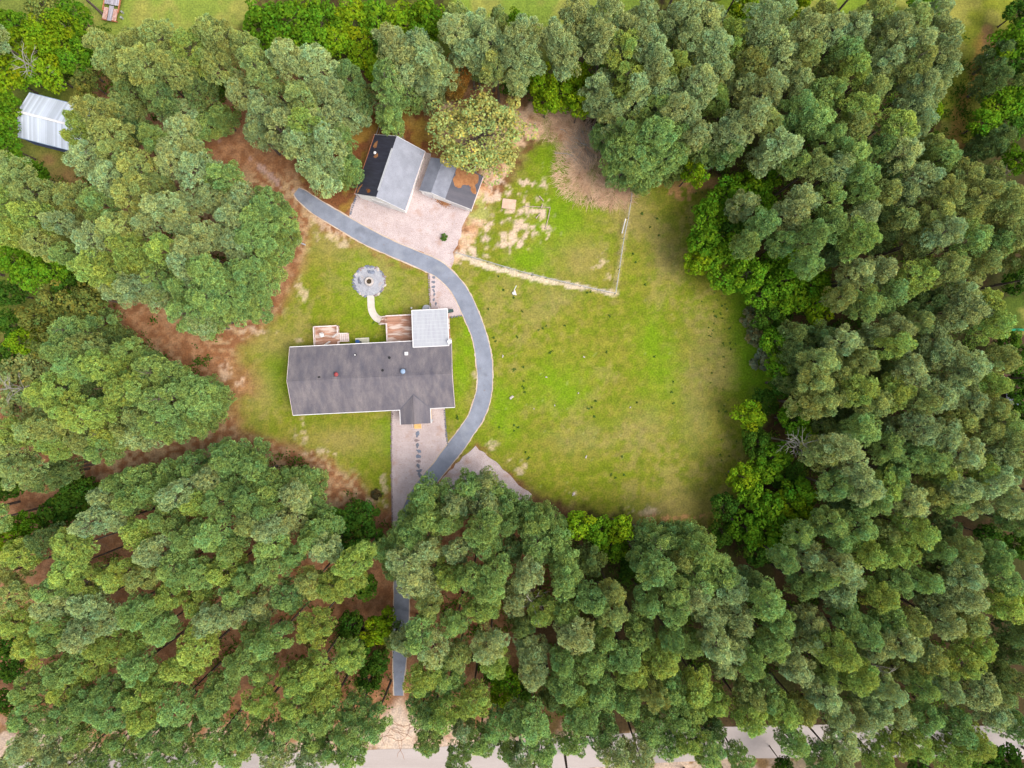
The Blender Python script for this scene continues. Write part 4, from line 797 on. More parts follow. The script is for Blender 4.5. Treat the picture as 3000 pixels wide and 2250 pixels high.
#TREES
# ---------------------------------------------------------------- trees
def crown_mesh(name, seed, kind):
    """crown built of many needle tufts or leaves, grouped in clumps round the limb ends; base at z=0, unit radius about 1 x height hgt"""
    r = np.random.default_rng(seed); tris = []; tone = []
    quads = []
    def clump(c, cr, nt, ct):
        if kind == 'pine':
            kk = np.arange(nt)+.5; ph = np.arccos(1-1.25*kk/nt); th = kk*2.39996+r.random()*6.28
            up = np.stack([np.sin(ph)*np.cos(th), np.sin(ph)*np.sin(th), np.cos(ph)], -1)+r.normal(size=(nt, 3))*.10; up /= np.linalg.norm(up, axis=1)[:, None]
            return c+up*cr*(0.80+0.28*r.random((nt, 1)))*np.array([1, 1, .8]), up
        up = r.normal(size=(nt, 3)); up[:, 2] = np.abs(up[:, 2])*1.0-0.25; up /= np.linalg.norm(up, axis=1)[:, None]
        P = c+up*cr*(0.55+0.5*r.random((nt, 1))**0.5)*np.array([1, 1, .85]); return P, up
    VV = []; TT = []
    if kind == 'pine':
        R = 3.0; H = 6.8; ncl = 24; nt = 34; nb = 17; tr = 0.31
    elif kind == 'leaf':
        R = 3.0; H = 5.0; ncl = 26; nt = 75
    elif kind == 'big':
        R = 7.4; H = 6.5; ncl = 84; nt = 110
    elif kind == 'shrub':
        R = 1.6; H = 1.9; ncl = 14; nt = 50
    lean = r.normal(size=2)*0.35
    cs = []
    ga = r.random()*6.28
    for i in range(ncl):
        t = 1-((i+0.5)/ncl)**0.85 if kind == 'pine' else 1-((i+0.5)/ncl)**0.7
        prof = (math.sqrt(max(0, 1-(max(0, (t-0.35))/0.68)**2)))*(0.75+0.25*min(1, t/0.3))
        rad = R*0.80*prof*(0.35+0.65*math.sqrt(r.random())) if i > 2 else R*0.25*r.random()
        if t < 0.5: rad = R*0.80*prof*(0.7+0.3*r.random())
        rad *= 0.80+0.50*r.random()
        a = ga+i*2.39996+r.normal()*0.25
        c = np.array([rad*math.cos(a)+lean[0]*t, rad*math.sin(a)+lean[1]*t, 0.12*H+t*H*0.86])
        cs.append(c)
        cr = ((0.52+0.62*r.random()) if kind == 'pine' else (0.70+0.42*r.random()) if kind != 'big' else (.5+.75*r.random()))*(R/3.0)**0.35*(1.0 if kind != 'shrub' else .65)
        ct = 0.86+0.26*r.random(); warm = r.normal()*0.05
        P, up = clump(c, cr, nt, ct)
        for p, u in zip(P, up):
            tt = ct*(0.72+0.56*r.random()); yl = warm+0.08*r.normal()
            if kind == 'pine':
                d = r.normal(size=(nb, 3))*0.8+u*0.45+np.array([0, 0, .25]); d /= np.linalg.norm(d, axis=1)[:, None]
                side = np.cross(d, r.normal(size=(nb, 3))); side /= np.linalg.norm(side, axis=1)[:, None]+1e-9
                L = tr*(0.7+0.5*r.random((nb, 1))); w = 0.046
                a0 = p+side*w*0.5; a1 = p-side*w*0.5; b0 = p+d*L-side*w*0.8; b1 = p+d*L+side*w*0.8
                VV.append(np.stack([a0, a1, b0, b1], 1).reshape(-1, 3))
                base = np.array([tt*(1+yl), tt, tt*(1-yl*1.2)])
                cc = np.tile(np.stack([base*0.64, base*0.64, base*1.34*np.array([1.05, 1.03, .92]), base*1.34*np.array([1.05, 1.03, .92])]), (nb, 1)); TT.append(cc)  # darker bases, paler tips: new growth, plus painted rim light and gap shade
            else:
                n_ = u*0.8+r.normal(size=3)*0.55+np.array([0, 0, .5]); n_ /= np.linalg.norm(n_)
                s1 = np.cross(n_, r.normal(size=3)); s1 /= np.linalg.norm(s1); s2 = np.cross(n_, s1)
                q = (0.17+0.13*r.random())*(.85 if kind == 'big' else 1)
                VV.append(np.array([p+s1*q, p+s2*q*.7, p-s1*q, p-s2*q*.7]))
                if kind == 'big' and r.random() < 0.05: base = np.array([1.3, .95, .6])*tt
                else: base = np.array([tt*(1+yl*1.6), tt, tt*(1-yl)])
                TT.append(np.tile(base, (4, 1)))
    V = np.concatenate(VV); T = np.concatenate(TT); F = np.arange(len(V)).reshape(-1, 4)
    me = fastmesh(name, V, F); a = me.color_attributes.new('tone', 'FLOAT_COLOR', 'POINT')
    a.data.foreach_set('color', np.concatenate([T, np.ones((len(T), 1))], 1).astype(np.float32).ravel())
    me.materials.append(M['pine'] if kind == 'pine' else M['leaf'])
    return me, V, F, T, cs
def trunk_mesh(name, seed, height, r0, cs, z0, m='bark', nlimb=12, bare=True):
    rd = random.Random(seed); mb = MB(); b = [rd.uniform(-.25, .25) for _ in range(4)]
    top = height*0.93
    def ax(z): t = z/height; return Vector((b[0]*math.sin(t*3)*t, b[1]*math.sin(t*2.3)*t, z))
    zs_ = [0, .3, 2, height*.3, height*.55, height*.75, top]; rs = [r0*1.5, r0*1.12, r0, r0*.85, r0*.62, r0*.4, r0*.12]
    mb.tube([ax(z) for z in zs_], rs, 9)
    for c in cs:
        c = Vector(c)+Vector((0, 0, z0)); z = max(height*.42, c.z-rd.uniform(.5, 1.3)-.25*math.hypot(c.x, c.y)); z = min(z, top-.2)
        s_ = ax(z); mid = (s_+c)/2+Vector((0, 0, -.15)); mb.tube([s_, mid, c], [r0*.22, r0*.15, r0*.06], 5, False)
    if bare:
        for k in range(9):
            z = height*rd.uniform(.38, .6); a = rd.uniform(0, 6.28); L = rd.uniform(.8, 2.2); s_ = ax(z)
            mb.tube([s_, s_+Vector((math.cos(a)*L, math.sin(a)*L, rd.uniform(-.3, .2)))], [r0*.14, r0*.04], 4, False)
    me = bpy.data.meshes.new(name); me.from_pydata(mb.v, [], mb.f); me.update(); me.materials.append(M[m])
    me.polygons.foreach_set('use_smooth', [True]*len(me.polygons)); return me
PH = 18.5; PC0 = 11.6            # pine height, crown base height
PV = []
for s in range(9):
    me, V_, F_, T_, cs = crown_mesh('pine_crown', 100+s, 'pine'); PV.append((me, trunk_mesh('pine_trunk', s, PH, .2, cs, PC0), V_, F_, T_))
LV = []
for s in range(5):
    me, V_, F_, T_, cs = crown_mesh('leaf_crown', 300+s, 'leaf'); LV.append((me, trunk_mesh('leaf_trunk', s, 10.0, .16, cs, 4.6, bare=False)))
BV = crown_mesh('big_crown', 500, 'big')
SV = [crown_mesh('shrub_crown', 600+s, 'shrub')[0] for s in range(3)]
COLR = {'o': (0.275, 0.330, 0.108), 'g': (0.300, 0.375, 0.165), 'b': (0.225, 0.335, 0.105), 'y': (0.275, 0.365, 0.085), 'd': (0.145, 0.215, 0.072),
        'G': (0.115, 0.245, 0.014), 'Y': (0.185, 0.30, 0.012), 'D': (0.055, 0.125, 0.014), 'O': (0.18, 0.21, 0.045)}
CN = {'o': 'dull olive', 'g': 'silvery green', 'b': 'mid green', 'y': 'yellowish green', 'd': 'dark green', 'G': 'bright green', 'Y': 'lime green', 'D': 'deep green', 'O': 'olive'}
TILES = {
 (0, 0): """650,290,120,o; 840,270,120,o; 760,430,125,o; 1040,250,120,o; 950,420,125,o; 1250,320,130,y; 1140,460,115,o; 1440,240,125,o; 1380,400,125,o; 1590,300,95,o; 1650,420,115,o; 830,590,125,d; 1010,590,125,d; 1290,560,120,d
1580,580,125,g; 1850,370,120,g; 2050,440,135,g; 1800,580,105,o; 1950,620,110,o; 2140,590,120,g; 1690,730,135,g; 1640,860,95,g; 1820,850,140,g; 1970,790,120,y; 2110,790,125,g; 1950,980,135,g; 2110,960,125,g; 2080,1120,135,g
525,780,85,y; 500,890,80,y; 640,740,130,o; 800,700,110,o; 690,880,130,o; 850,840,110,d; 570,1020,130,g; 740,1010,105,o;1130,720,125,g;1130,860,135,g; 1290,760,125,b;1420,760,100,b;1070,1020,120,g;900,1080,120,o;1230,960,95,b
700,1190,115,g;870,1260,115,o;1030,1200,80,o;1290,1130,140,g;1450,1110,115,b;470,1300,125,o;640,1310,110,b;1080,1330,115,g;1220,1300,85,g;1370,1290,95,g;1580,1210,130,g;1740,1290,115,b;1520,1390,135,g;1680,1400,125,b;1820,1430,100,b;970,1450,105,g;1190,1460,90,g;790,1470,115,o;610,1530,120,g;1350,1520,110,g;1500,1580,110,g;1650,1560,120,b;1230,1610,115,g;1040,1600,110,y;830,1600,115,y;1790,1590,115,b;1860,1530,75,b
60,1120,125,o;200,1240,120,o;70,1310,120,y;240,1400,125,y;90,1500,120,y;280,1570,115,o""",
 (1000, 0): """30,490,115,d;90,620,115,d;60,750,125,g;20,880,90,b;50,1040,95,b;70,1150,80,b
330,270,130,g;470,310,130,g;580,380,120,g;380,420,140,g;530,490,130,g;290,520,120,b;420,580,120,b;570,600,105,g;290,690,115,b;340,770,70,b
760,190,125,g;900,170,120,g;830,310,130,g;970,280,130,g;760,110,90,o;1000,150,80,o;880,410,110,d;1010,410,110,o;1170,230,130,g;1200,350,130,g;1100,390,100,g;1150,490,90,g;1420,250,130,g;1460,370,115,g;1160,530,60,g;1540,90,125,g;1620,200,110,g;1740,110,120,g;1860,180,120,g;1700,290,120,g;1830,340,130,y;1980,240,130,g;1970,100,115,g;2120,170,120,g;2060,370,120,g;2160,440,110,y;1690,560,130,g;1840,520,120,y;1930,600,120,g;2020,500,110,g;1660,670,100,g;2110,570,120,g;2040,710,120,b;2160,720,115,g;1780,770,110,g;1860,860,120,b;1700,870,100,b;1760,990,120,b;1910,970,130,b;2050,860,125,b;2170,890,115,b;1830,1100,110,b;1960,1090,130,b;2100,1010,120,b;1960,1190,80,b;2150,1090,100,b""",
 (2000, 0): """50,60,115,g;170,100,125,g;40,240,110,g;190,330,125,g;330,250,115,y;510,150,120,g;620,80,105,g;560,290,130,g;650,410,130,g;450,400,110,o;800,200,125,g;790,340,110,o;890,110,110,o;970,190,120,g;1100,170,120,g;1080,300,115,b;1130,420,115,y;1000,430,95,o;1280,90,115,o;1350,220,120,g;1490,150,120,o;1610,130,120,g;1560,270,120,g;1710,90,110,g;1740,220,115,g;1720,350,115,g;1560,400,115,o;1740,490,105,g;1640,630,105,g;1520,550,115,g;1320,370,115,g;1210,560,115,o;1330,500,110,o;880,610,120,b;980,590,100,b;880,760,125,b;740,730,115,b;730,860,100,d;1180,720,125,y;1100,830,105,o;1480,690,110,g;1400,850,130,y;1430,970,120,g;100,570,125,g;60,710,120,g;60,860,115,g;230,640,100,y;400,540,105,g;540,590,120,g;270,470,95,g;410,770,135,g;310,870,115,g;290,970,100,b;130,970,105,b;640,930,125,g;540,1020,110,g;1090,990,125,b;1000,1100,110,g;1140,1120,110,b;870,1070,110,o;1690,1030,120,b;1610,960,90,o;1830,1130,120,o;1540,1160,120,g;1430,1240,105,g;1710,1240,120,o;1640,1370,120,o;960,1280,115,b;790,1290,110,g;390,1330,100,g;700,1410,115,g;520,1460,100,b;1170,1400,115,g;960,1450,120,b;1290,1270,110,o;1170,1250,90,b;840,1540,115,b;650,1570,100,b;420,1590,90,b;1130,1560,125,y;1690,1500,120,g;1800,1400,120,o;1950,1270,120,o;2080,1130,120,o;2120,1270,120,o;2060,1390,120,o;2150,1500,120,o;1900,1550,115,b;1560,1560,110,o;2030,1600,105,b;1350,1420,110,d;1300,1560,100,d;1440,1420,110,o;2140,60,90,d;2100,170,70,d;2150,340,100,d;2110,500,100,d;2010,930,100,d;2130,860,110,d""",
 (0, 750): """560,60,125,y;720,80,120,y;880,50,110,y;1000,140,125,b;760,210,110,g;1170,60,115,g;1030,250,110,g;1170,190,125,b;1330,90,115,b;1450,140,110,b;1310,250,125,b;1570,120,120,b;1690,160,115,b;1470,250,120,b;1740,50,105,b;1630,280,110,b;1210,370,120,b;1360,400,120,b;1500,350,110,b;1650,370,80,b;1290,470,100,g;880,180,115,g;740,270,80,g
420,480,115,b;600,440,125,b;710,520,110,d;390,610,120,b;540,600,115,o;820,620,110,b;630,730,130,y;780,740,105,y;960,620,90,b;400,850,115,y;290,920,110,y;980,760,115,b;1130,740,110,b;770,880,125,y;910,890,110,b;1050,930,120,b;1200,850,110,b;1280,930,120,b;1380,920,105,b;1330,810,70,b;560,870,100,d;490,1030,125,y;640,1000,100,y;920,1040,110,o;1050,1080,115,b;1190,1090,120,b;1320,1060,110,b;230,1110,100,o;370,1130,110,o;660,1150,125,y;800,1160,115,o;910,1230,110,g;1100,1200,110,b;520,1200,115,o;350,1240,110,y;650,1270,105,b;60,1150,120,y;90,1280,120,o;130,1410,120,o;260,1440,110,d;390,1390,100,d
1080,1430,110,b;1230,1340,110,b;920,1420,110,b;760,1470,110,b;1400,1240,80,b;1600,1280,125,b;1460,1330,120,b;1620,1420,120,b;1760,1500,120,b;1920,1440,110,b;2030,1470,90,b;1490,1470,110,b;1340,1470,105,g;660,1590,110,g;850,1570,110,b;1000,1540,110,b;1140,1570,115,g;1260,1590,110,y;1420,1600,110,b;1580,1590,110,b;1880,1580,115,g;2020,1600,100,b;1720,1620,105,b""",
 (2000, 750): """1130,120,110,g;1260,110,110,g;1500,150,115,y;1740,80,120,o;1920,60,110,o;1330,270,120,b;1190,320,110,b;1420,350,100,d;1800,250,110,g;1880,320,125,g;1780,400,110,g;1620,290,110,d;2000,320,120,y;1970,460,120,y;1030,560,110,g;1250,520,100,g;1380,480,110,g;1360,600,115,y;1620,560,120,g;1700,630,120,g;740,520,110,d;900,520,90,d;880,700,120,o;750,660,110,d;980,760,110,o;1160,700,110,o;1490,730,120,g;870,820,110,o;1160,870,125,y;1020,880,110,o;800,950,110,o;900,960,110,o;1400,880,125,y;1270,960,110,o;1650,870,125,g;1550,960,100,o;1860,710,120,g;2030,680,115,o;1760,760,100,g;2000,830,110,y;1870,950,115,g;2000,990,105,o;1550,1110,115,g;1660,1150,115,g;1780,1060,110,o;1200,1120,120,b;1380,1130,110,g;950,1120,110,d;1080,1040,110,d;900,1290,120,o;1030,1240,120,g;1110,1350,115,g;1350,1240,110,b;1470,1310,120,b;1400,1400,110,b;1830,1280,120,g;1940,1380,110,y;2090,1080,120,b;2140,1190,115,o;1980,1160,110,o;2150,1340,110,o;2040,1320,110,g;1630,1330,115,b;1700,1430,110,y;1000,1500,110,b;1180,1480,115,g;1330,1510,120,y;1490,1580,115,g;1620,1520,110,o;1800,1490,110,g;1910,1590,110,g;2050,1470,120,g;2150,1580,110,g;1240,1600,110,b;1760,1610,105,b;700,820,90,d""",
 (0, 1500): """600,80,120,g;760,60,110,g;900,170,125,y;1010,250,110,g;1080,50,110,b;1210,160,115,b;1400,140,115,b;1500,230,100,b;1600,60,110,o;1720,80,110,g;1750,220,120,b;1880,60,110,g;2000,170,100,b;2110,100,110,b;2110,250,110,g;470,240,120,y;420,380,115,y;560,450,120,y;350,500,100,b;130,290,110,y;290,180,105,d;60,390,110,o;780,400,120,y;920,430,110,o;1140,350,115,b;1160,440,80,b;1290,400,110,b;1480,360,120,y;1760,350,125,b;1900,290,80,b;1600,420,90,b;1530,510,110,b;1840,540,115,b;2000,470,115,o;2160,470,115,y;330,600,120,g;560,610,120,g;690,700,100,g;330,710,80,b;1080,560,115,y;880,650,120,b;1270,580,115,y;1380,700,120,g;1530,640,115,g;1680,620,110,g;70,560,110,o;80,720,115,y;500,800,125,g;660,830,100,y;850,850,110,y;1020,760,120,b;1280,860,135,y;1770,830,115,b;1640,760,90,b;2030,750,115,y;1180,1030,125,y;880,1010,110,b;1560,970,115,b;200,870,120,y;320,840,105,b;420,1010,120,b;640,980,120,y;1010,1100,110,y;1680,1040,100,b;1900,1080,115,y;2040,1030,115,y;180,1140,115,b;440,1130,115,y;690,1150,90,b;880,1180,120,y;1420,1160,115,b;2110,1170,110,y;1940,1230,115,y;1690,1240,110,y;1130,1260,120,b;1360,1280,115,b;160,1310,110,b;410,1330,110,b;700,1330,120,b;560,1240,105,b;930,1340,105,y;1180,1410,110,b;540,1440,105,b;200,1480,110,g;350,1540,100,g;780,1480,110,b;980,1450,105,b;1580,1430,115,b;1750,1480,105,b;1900,1390,110,b;2100,1330,110,b;2020,1470,110,b;1400,1470,110,b;90,1580,100,g;470,1620,100,g;660,1590,90,b;1100,1590,110,b;1300,1600,100,b;1530,1580,110,b;1800,1590,105,g;2000,1600,105,g;2150,1540,100,b;280,1640,90,g;880,1620,100,b""",
 (1000, 1500): """100,320,120,y;60,450,110,y;360,110,110,b;560,70,115,b;700,50,110,b;450,180,115,b;600,120,110,y;900,100,125,b;960,220,105,b;1070,70,105,b;1250,70,115,b;1280,230,125,b;1410,180,105,b;300,250,110,b;420,310,125,g;550,260,110,g;760,260,100,g;440,440,130,g;560,480,110,g;700,400,110,y;330,380,90,b;1000,380,110,b;960,510,110,b;880,620,120,y;1210,420,115,g;1140,570,115,g;1430,310,110,b;1470,450,120,b;1310,640,110,y;1600,330,105,d;1620,560,110,b;1760,540,95,o;1750,660,110,o;1940,770,115,b;2060,220,120,b;1970,120,105,b;1950,320,100,b;2160,120,110,b;2060,420,120,b;2160,500,110,b;2160,630,110,b;1980,580,100,b;1530,800,130,g;520,780,120,b;600,890,120,g;330,820,80,b;960,860,120,g;990,960,110,y;540,1080,115,y;700,1100,110,b;1230,900,115,g;1240,1020,110,g;1640,980,110,b;1840,940,110,b;2050,970,120,y;1890,1070,115,y;2140,820,80,b;40,960,110,y;1450,1110,120,b;1430,970,90,b;1550,1190,110,y;1700,1160,110,b;1850,1230,105,b;2150,1150,110,b;850,1230,120,y;520,1270,115,b;660,1300,110,y;1150,1330,110,b;1260,1400,120,b;1560,1330,115,b;1690,1420,110,b;90,1290,110,b;210,1370,105,b;50,1420,100,b;560,1470,105,b;900,1500,115,b;1300,1550,115,b;1500,1500,100,b;1760,1560,115,g;1930,1570,110,g;1990,1390,115,b;2110,1500,115,b;2160,1330,100,b;70,1570,105,b;750,1610,95,b;1080,1510,90,b;1160,1620,90,g""",
 (2000, 1500): """60,180,120,b;160,270,125,b;120,430,125,b;270,390,115,b;320,500,110,g;60,570,110,g;180,660,115,g;360,700,120,g;230,860,120,g;350,870,100,g;40,850,110,b;560,590,120,b;620,700,105,b;450,460,100,d;580,880,115,b;780,150,100,b;950,70,110,b;1010,160,100,b;1150,110,115,b;1170,260,115,y;1350,290,115,y;1500,110,120,y;1440,230,105,y;980,370,120,g;1080,420,100,g;820,300,95,g;900,420,95,b;1010,540,105,g;780,480,100,b;1380,460,115,b;1280,540,115,y;1640,590,110,g;1760,520,120,g;1880,570,120,g;1720,400,110,d;1840,420,115,g;1080,690,110,b;1200,770,110,b;1340,700,110,b;840,730,110,g;820,840,95,g;970,890,120,y;740,1020,120,g;660,920,95,g;1140,1060,125,y;1430,860,115,g;1540,900,100,g;1620,960,100,o;1720,730,110,g;1890,730,110,o;1840,1000,125,y;1920,880,100,y;2080,600,115,y;2100,430,120,b;2040,290,105,b;1940,1180,120,g;1560,1150,90,b;1530,1210,80,y;1320,1150,90,g;1200,1200,90,g;910,1180,115,g;1600,1080,90,b;430,1200,115,o;120,1150,120,y;220,1230,100,y;560,1210,110,b;640,1310,115,y;440,1330,115,y;60,1270,110,b;50,1460,110,y;170,1560,115,b;360,1600,90,b;1240,1300,110,g;1130,1350,105,g;1380,1330,110,g;1600,1340,115,b;1000,1290,100,g;2040,1320,120,g;1800,1390,110,b;1900,1510,115,y;1740,1560,110,y;1390,1500,115,y;1540,1500,100,y;1240,1580,105,y;1050,1490,115,g;720,1500,105,b;880,1590,100,b;2170,1390,105,b;2150,900,100,d;2130,780,90,d;1000,1600,100,g;2150,1100,100,o;2050,1150,100,o;1700,1150,95,g;780,1280,95,o""",
}
BROAD = """760,60,60,G;860,40,60,G;940,60,60,G;1030,60,55,Y;1100,50,55,G;1180,60,60,Y;1250,50,55,G;820,115,50,G;910,120,50,G;1060,160,45,Y;1095,190,40,Y;990,115,45,Y;1240,110,45,G;1130,130,45,D;1370,55,30,G;1510,50,30,G
1590,240,45,Y;1650,270,50,Y;1690,220,50,Y;1510,240,45,D;1700,310,35,Y;1600,290,40,Y;1550,220,40,G;2180,10,40,Y;2200,45,35,G;2330,20,40,Y;2720,12,50,G;2735,325,28,Y;2120,450,30,G;2030,500,35,Y
2975,120,50,G;2995,170,50,D;2895,350,45,G;2940,305,50,G;2990,30,40,D;2960,360,50,D;2990,290,50,G;2985,470,40,G
2140,570,50,G;2200,540,50,G;2250,520,45,G;2240,590,40,G;2085,630,50,G;2060,700,50,G;2100,740,50,G;2050,770,45,Y;2150,670,45,D;2160,730,50,G;2190,800,50,G;2130,820,45,G;2240,860,50,G;2310,810,55,G;2330,870,55,G;2400,900,45,Y;2390,830,50,G;2260,930,45,D;2270,1000,45,G;2290,1080,40,G;2300,1130,35,D;2205,1222,42,Y;2245,1180,40,D;2330,1230,45,G;2365,1270,45,G;2220,1295,45,D;2270,1340,50,G;2180,1400,45,Y;2240,1380,45,G;2310,1400,45,D;2350,1450,50,G;2330,1480,55,Y;2260,1490,50,G;2360,1530,45,Y;2200,1450,45,G;2190,1550,50,G;2250,1560,50,G;2120,1480,40,D;2300,1570,50,G;2230,1620,45,D;2160,610,40,G;2280,760,45,G;2430,1080,35,D;2450,1200,30,D;2730,1290,35,D;2120,1560,40,D;2420,650,35,D;2520,1010,40,D
1700,1530,45,Y;1760,1560,45,G;1820,1540,40,Y;1800,1600,45,G;1850,1665,40,D;1103,1848,42,Y;1130,1820,30,Y;1480,2000,45,G;1445,1970,40,D;1460,2045,30,Y;2490,1780,35,D;2400,1880,35,D;2960,1760,35,Y;1530,2030,35,D;1960,1730,30,D
60,1540,40,G;30,1575,40,Y;40,130,55,Y;105,150,55,Y;175,130,50,Y;45,205,45,Y;130,200,48,Y;215,175,45,G;240,225,35,O;15,300,38,G;0,360,38,G;5,420,40,G;45,480,40,G;105,510,30,D;245,280,22,O;5,210,50,Y;120,85,45,Y;30,60,40,G;125,15,50,O;205,30,45,G;195,80,40,Y;240,130,35,G;105,540,30,G;90,505,30,G
40,770,50,G;90,790,55,G;150,790,50,G;190,850,45,D;285,830,45,D;150,880,50,O;230,900,50,O;100,925,45,O;180,960,50,O;55,1005,40,Y;115,1000,40,Y;20,860,40,D;30,950,45,D;30,700,45,G;270,870,40,O;130,1010,45,O;10,1040,40,D
40,1110,55,o;90,1085,50,o;40,1190,55,o;110,1190,50,o;930,1560,50,D;1000,1530,50,D;1060,1520,45,D;1080,1590,45,D;1040,1620,45,D;980,1600,45,D;1110,1940,35,D;1080,1995,40,D;1050,1905,40,D;1020,1830,40,D;1070,1720,40,D;200,1480,50,D;160,1500,50,D;250,1440,45,D;210,1430,40,D;20,1900,40,D;30,1960,40,D;10,2060,40,D;590,240,35,G;640,260,30,D;2950,1150,0,D;2980,1050,50,D;2990,1130,45,D;2960,1010,40,D;2990,1230,45,D;2985,820,40,D;2990,1600,45,D;2900,1570,35,D;20,1420,45,D;2950,2240,55,D;2890,2240,50,D;2700,2245,40,D;2300,2250,30,D;1340,640,0,G""" 
def parse(s, sc=1.0, ox=0, oy=0):
    out = []
    for t in s.replace('\n', ';').split(';'):
        t = t.strip()
        if not t: continue
        x, y, r, c = t.split(','); out.append((float(x)*sc+ox, float(y)*sc+oy, float(r)*sc, c.strip()))
    return [o for o in out if o[2] > 0]
pines = []
for (ox, oy), s in TILES.items(): pines += parse(s, 1/2.212, ox, oy)
pines += [(1246,1426,48,'b'),(1305,1440,46,'b'),(1361,1408,50,'b'),(1427,1394,42,'g'),(1463,1431,48,'b'),(1202,1460,46,'b'),(1265,1482,52,'b'),(1330,1490,50,'g'),(1400,1470,54,'g'),(1499,1470,46,'b'),(1450,1500,48,'g'),(1542,1500,48,'b'),(1596,1504,46,'b'),(1633,1530,42,'b'),(1190,1520,46,'b'),(1250,1545,48,'g'),(1172,1690,44,'b'),(1200,1640,46,'g'),(1186,1888,42,'g'),(1215,1600,46,'b')]
pines = [(x-(28 if x > 2690 and y < 420 else 0), y, r, c) for x, y, r, c in pines if not (x > 2900 and y < 120)]
kept = []
for p in sorted(pines, key=lambda p: -p[2]):          # crowns listed twice where two notes overlapped
    if all(math.hypot(p[0]-q[0], p[1]-q[1]) > 33 for q in kept): kept.append(p)
# trees just beyond the frame so that the wood goes on
beyond = []
for k in range(400):
    x = random.uniform(-260, 3260); y = random.uniform(-220, 2480)
    if -35 < x < 3035 and -35 < y < 2285: continue
    if y < 0 and (200 < x < 900 or 1250 < x < 1950 or 2700 < x < 2950): continue
    if all(math.hypot(x-q[0], y-q[1]) > 85 for q in beyond): beyond.append((x, y, 52, random.choice('obgy')))
broad = parse(BROAD)
def push(lst, f):
    """keep crowns out of the open ground of the clearing"""
    out = []
    for (x, y, r, c) in lst:
        for _ in range(12):
            X5 = np.array([x, x+2, x]); Y5 = np.array([y, y, y+2]); d = polydist(X5, Y5, CLEAR)
            if d[0] < -r*f: break
            g = np.array([d[1]-d[0], d[2]-d[0]]); g /= np.hypot(*g)+1e-6; st = min(12, d[0]+r*f+1); x -= g[0]*st; y -= g[1]*st
        else:
            if d[0] > -r*.4: continue
        out.append((x, y, r, c))
    return out
kept = [p for p in kept if math.hypot(p[0]-1338, p[1]-225) > 60]; kept = push(kept, .93); broad = push(broad, .62)
ax_ = [p[0] for p in kept+broad]; ay_ = [p[1] for p in kept+broad]; fill = []
def shut(x, y):
    if y < 130 and (x < 760 or 1290 < x < 2000 or x > 2740): return True
    if x > 2740 and y < 470 or x > 2880 and 780 < y < 1250: return True
    if x < 330 and 180 < y < 560: return True
    if 1115 < x < 1225 and y > 1700: return True
    if 1060 < x < 1290 and y > 2110: return True
    if 2120 < x < 2360 and y > 2100 or y > 2190: return True
    return False
FX = rng.uniform(10, 2990, 9000); FY = rng.uniform(10, 2240, 9000); FD = polydist(FX, FY, CLEAR)
for x, y, fd_ in zip(FX, FY, FD):
    if fd_ > -50: continue
    x, y = float(x), float(y); th = 78 if (x < 1130 and y > 1400) else 62
    if shut(x, y) or np.min(np.hypot(np.array(ax_)-x, np.array(ay_)-y)) < th: continue
    ax_.append(x); ay_.append(y); fill.append((x, y, 42, random.choice('bbogd')))
kept += fill
SW = ORD[1:]
def region(x, y):
    if y < 560:
        if x < 260: return 'upper left corner' if y < 400 else 'left edge below white barn'
        if x < 620 and y < 300: return 'grove above the white barn'
        if x < 640: return 'grove right of white barn'
        if x < 1075: return 'grove left of large shed'
        if x < 1300: return 'clump above large shed'
        if x < 1740: return 'row behind fenced yard'
        if x < 2250: return 'wood above the lawn'
        if x < 2850: return 'upper right wood'
        return 'upper right corner'
    if x < 200 and y < 1300: return 'left edge'
    if x < 900 and y < 1010 and not (x < 560 and y > 930): return 'grove left of fire pit'
    if x < 700 and y < 1370: return 'grove left of the house'
    if x < 1160: return 'lower left wood'
    if y > 1400 and x < 1650: return 'wood below the driveway'
    if y > 1500 and x < 2200: return 'wood below the lawn'
    if y > 1500: return 'lower right wood'
    return 'wood right of the lawn'
SZ = lambda r: 'small ' if r < 42 else ('large ' if r > 58 else '')
def labels(lst, noun):
    """tree list -> labels by colour and row and place inside its grove"""
    reg = {}
    for i, t in enumerate(lst): reg.setdefault(region(t[0], t[1]), []).append(i)
    lab = {}
    for g_, idx in reg.items():
        idx.sort(key=lambda i: lst[i][1]); nrow = max(1, round(math.sqrt(len(idx)*0.8))); per = math.ceil(len(idx)/nrow)
        for r_ in range(nrow):
            row = sorted(idx[r_*per:(r_+1)*per], key=lambda i: lst[i][0])
            for k, i in enumerate(row):
                lab[i] = (f'{SZ(lst[i][2])}{CN[lst[i][3]]} {noun}, {g_}, {SW[r_]} row down, {SW[k]} from left', g_)
    return lab
def jitcol(c, a=0.14):
    b = COLR[c]; f = 1+random.uniform(-a, a); h = random.uniform(-.06, .07); return (b[0]*f*(1+h), b[1]*f, b[2]*f*(1-h), 1)
EDGE = CLEAR
def settle(x, y, h):
    """open grown pines round the clearing are lower, their foliage reaching further down; none stands in the yard"""
    ed = float(max(polydist(np.array([x]), np.array([y]), EDGE)[0], -400)); low = max(0, min(1, (ed+170)/120)); h *= 1-.22*low
    if x > 2840 and y < 520: return .5, 1, True
    while h > .5:
        k_ = (CH-15*h)/CH; fx, fy = 1500+(x-1500)*k_, 1125+(y-1125)*k_
        if polydist(np.array([fx]), np.array([fy]), EDGE)[0] < -6 and not (abs(fx-1172) < 26 and fy > 1400) and not (20 < fx < 260 and 270 < fy < 440): break
        h -= .05
    return h, max(low, min(1, (.95-h)*2.2)), h <= .5
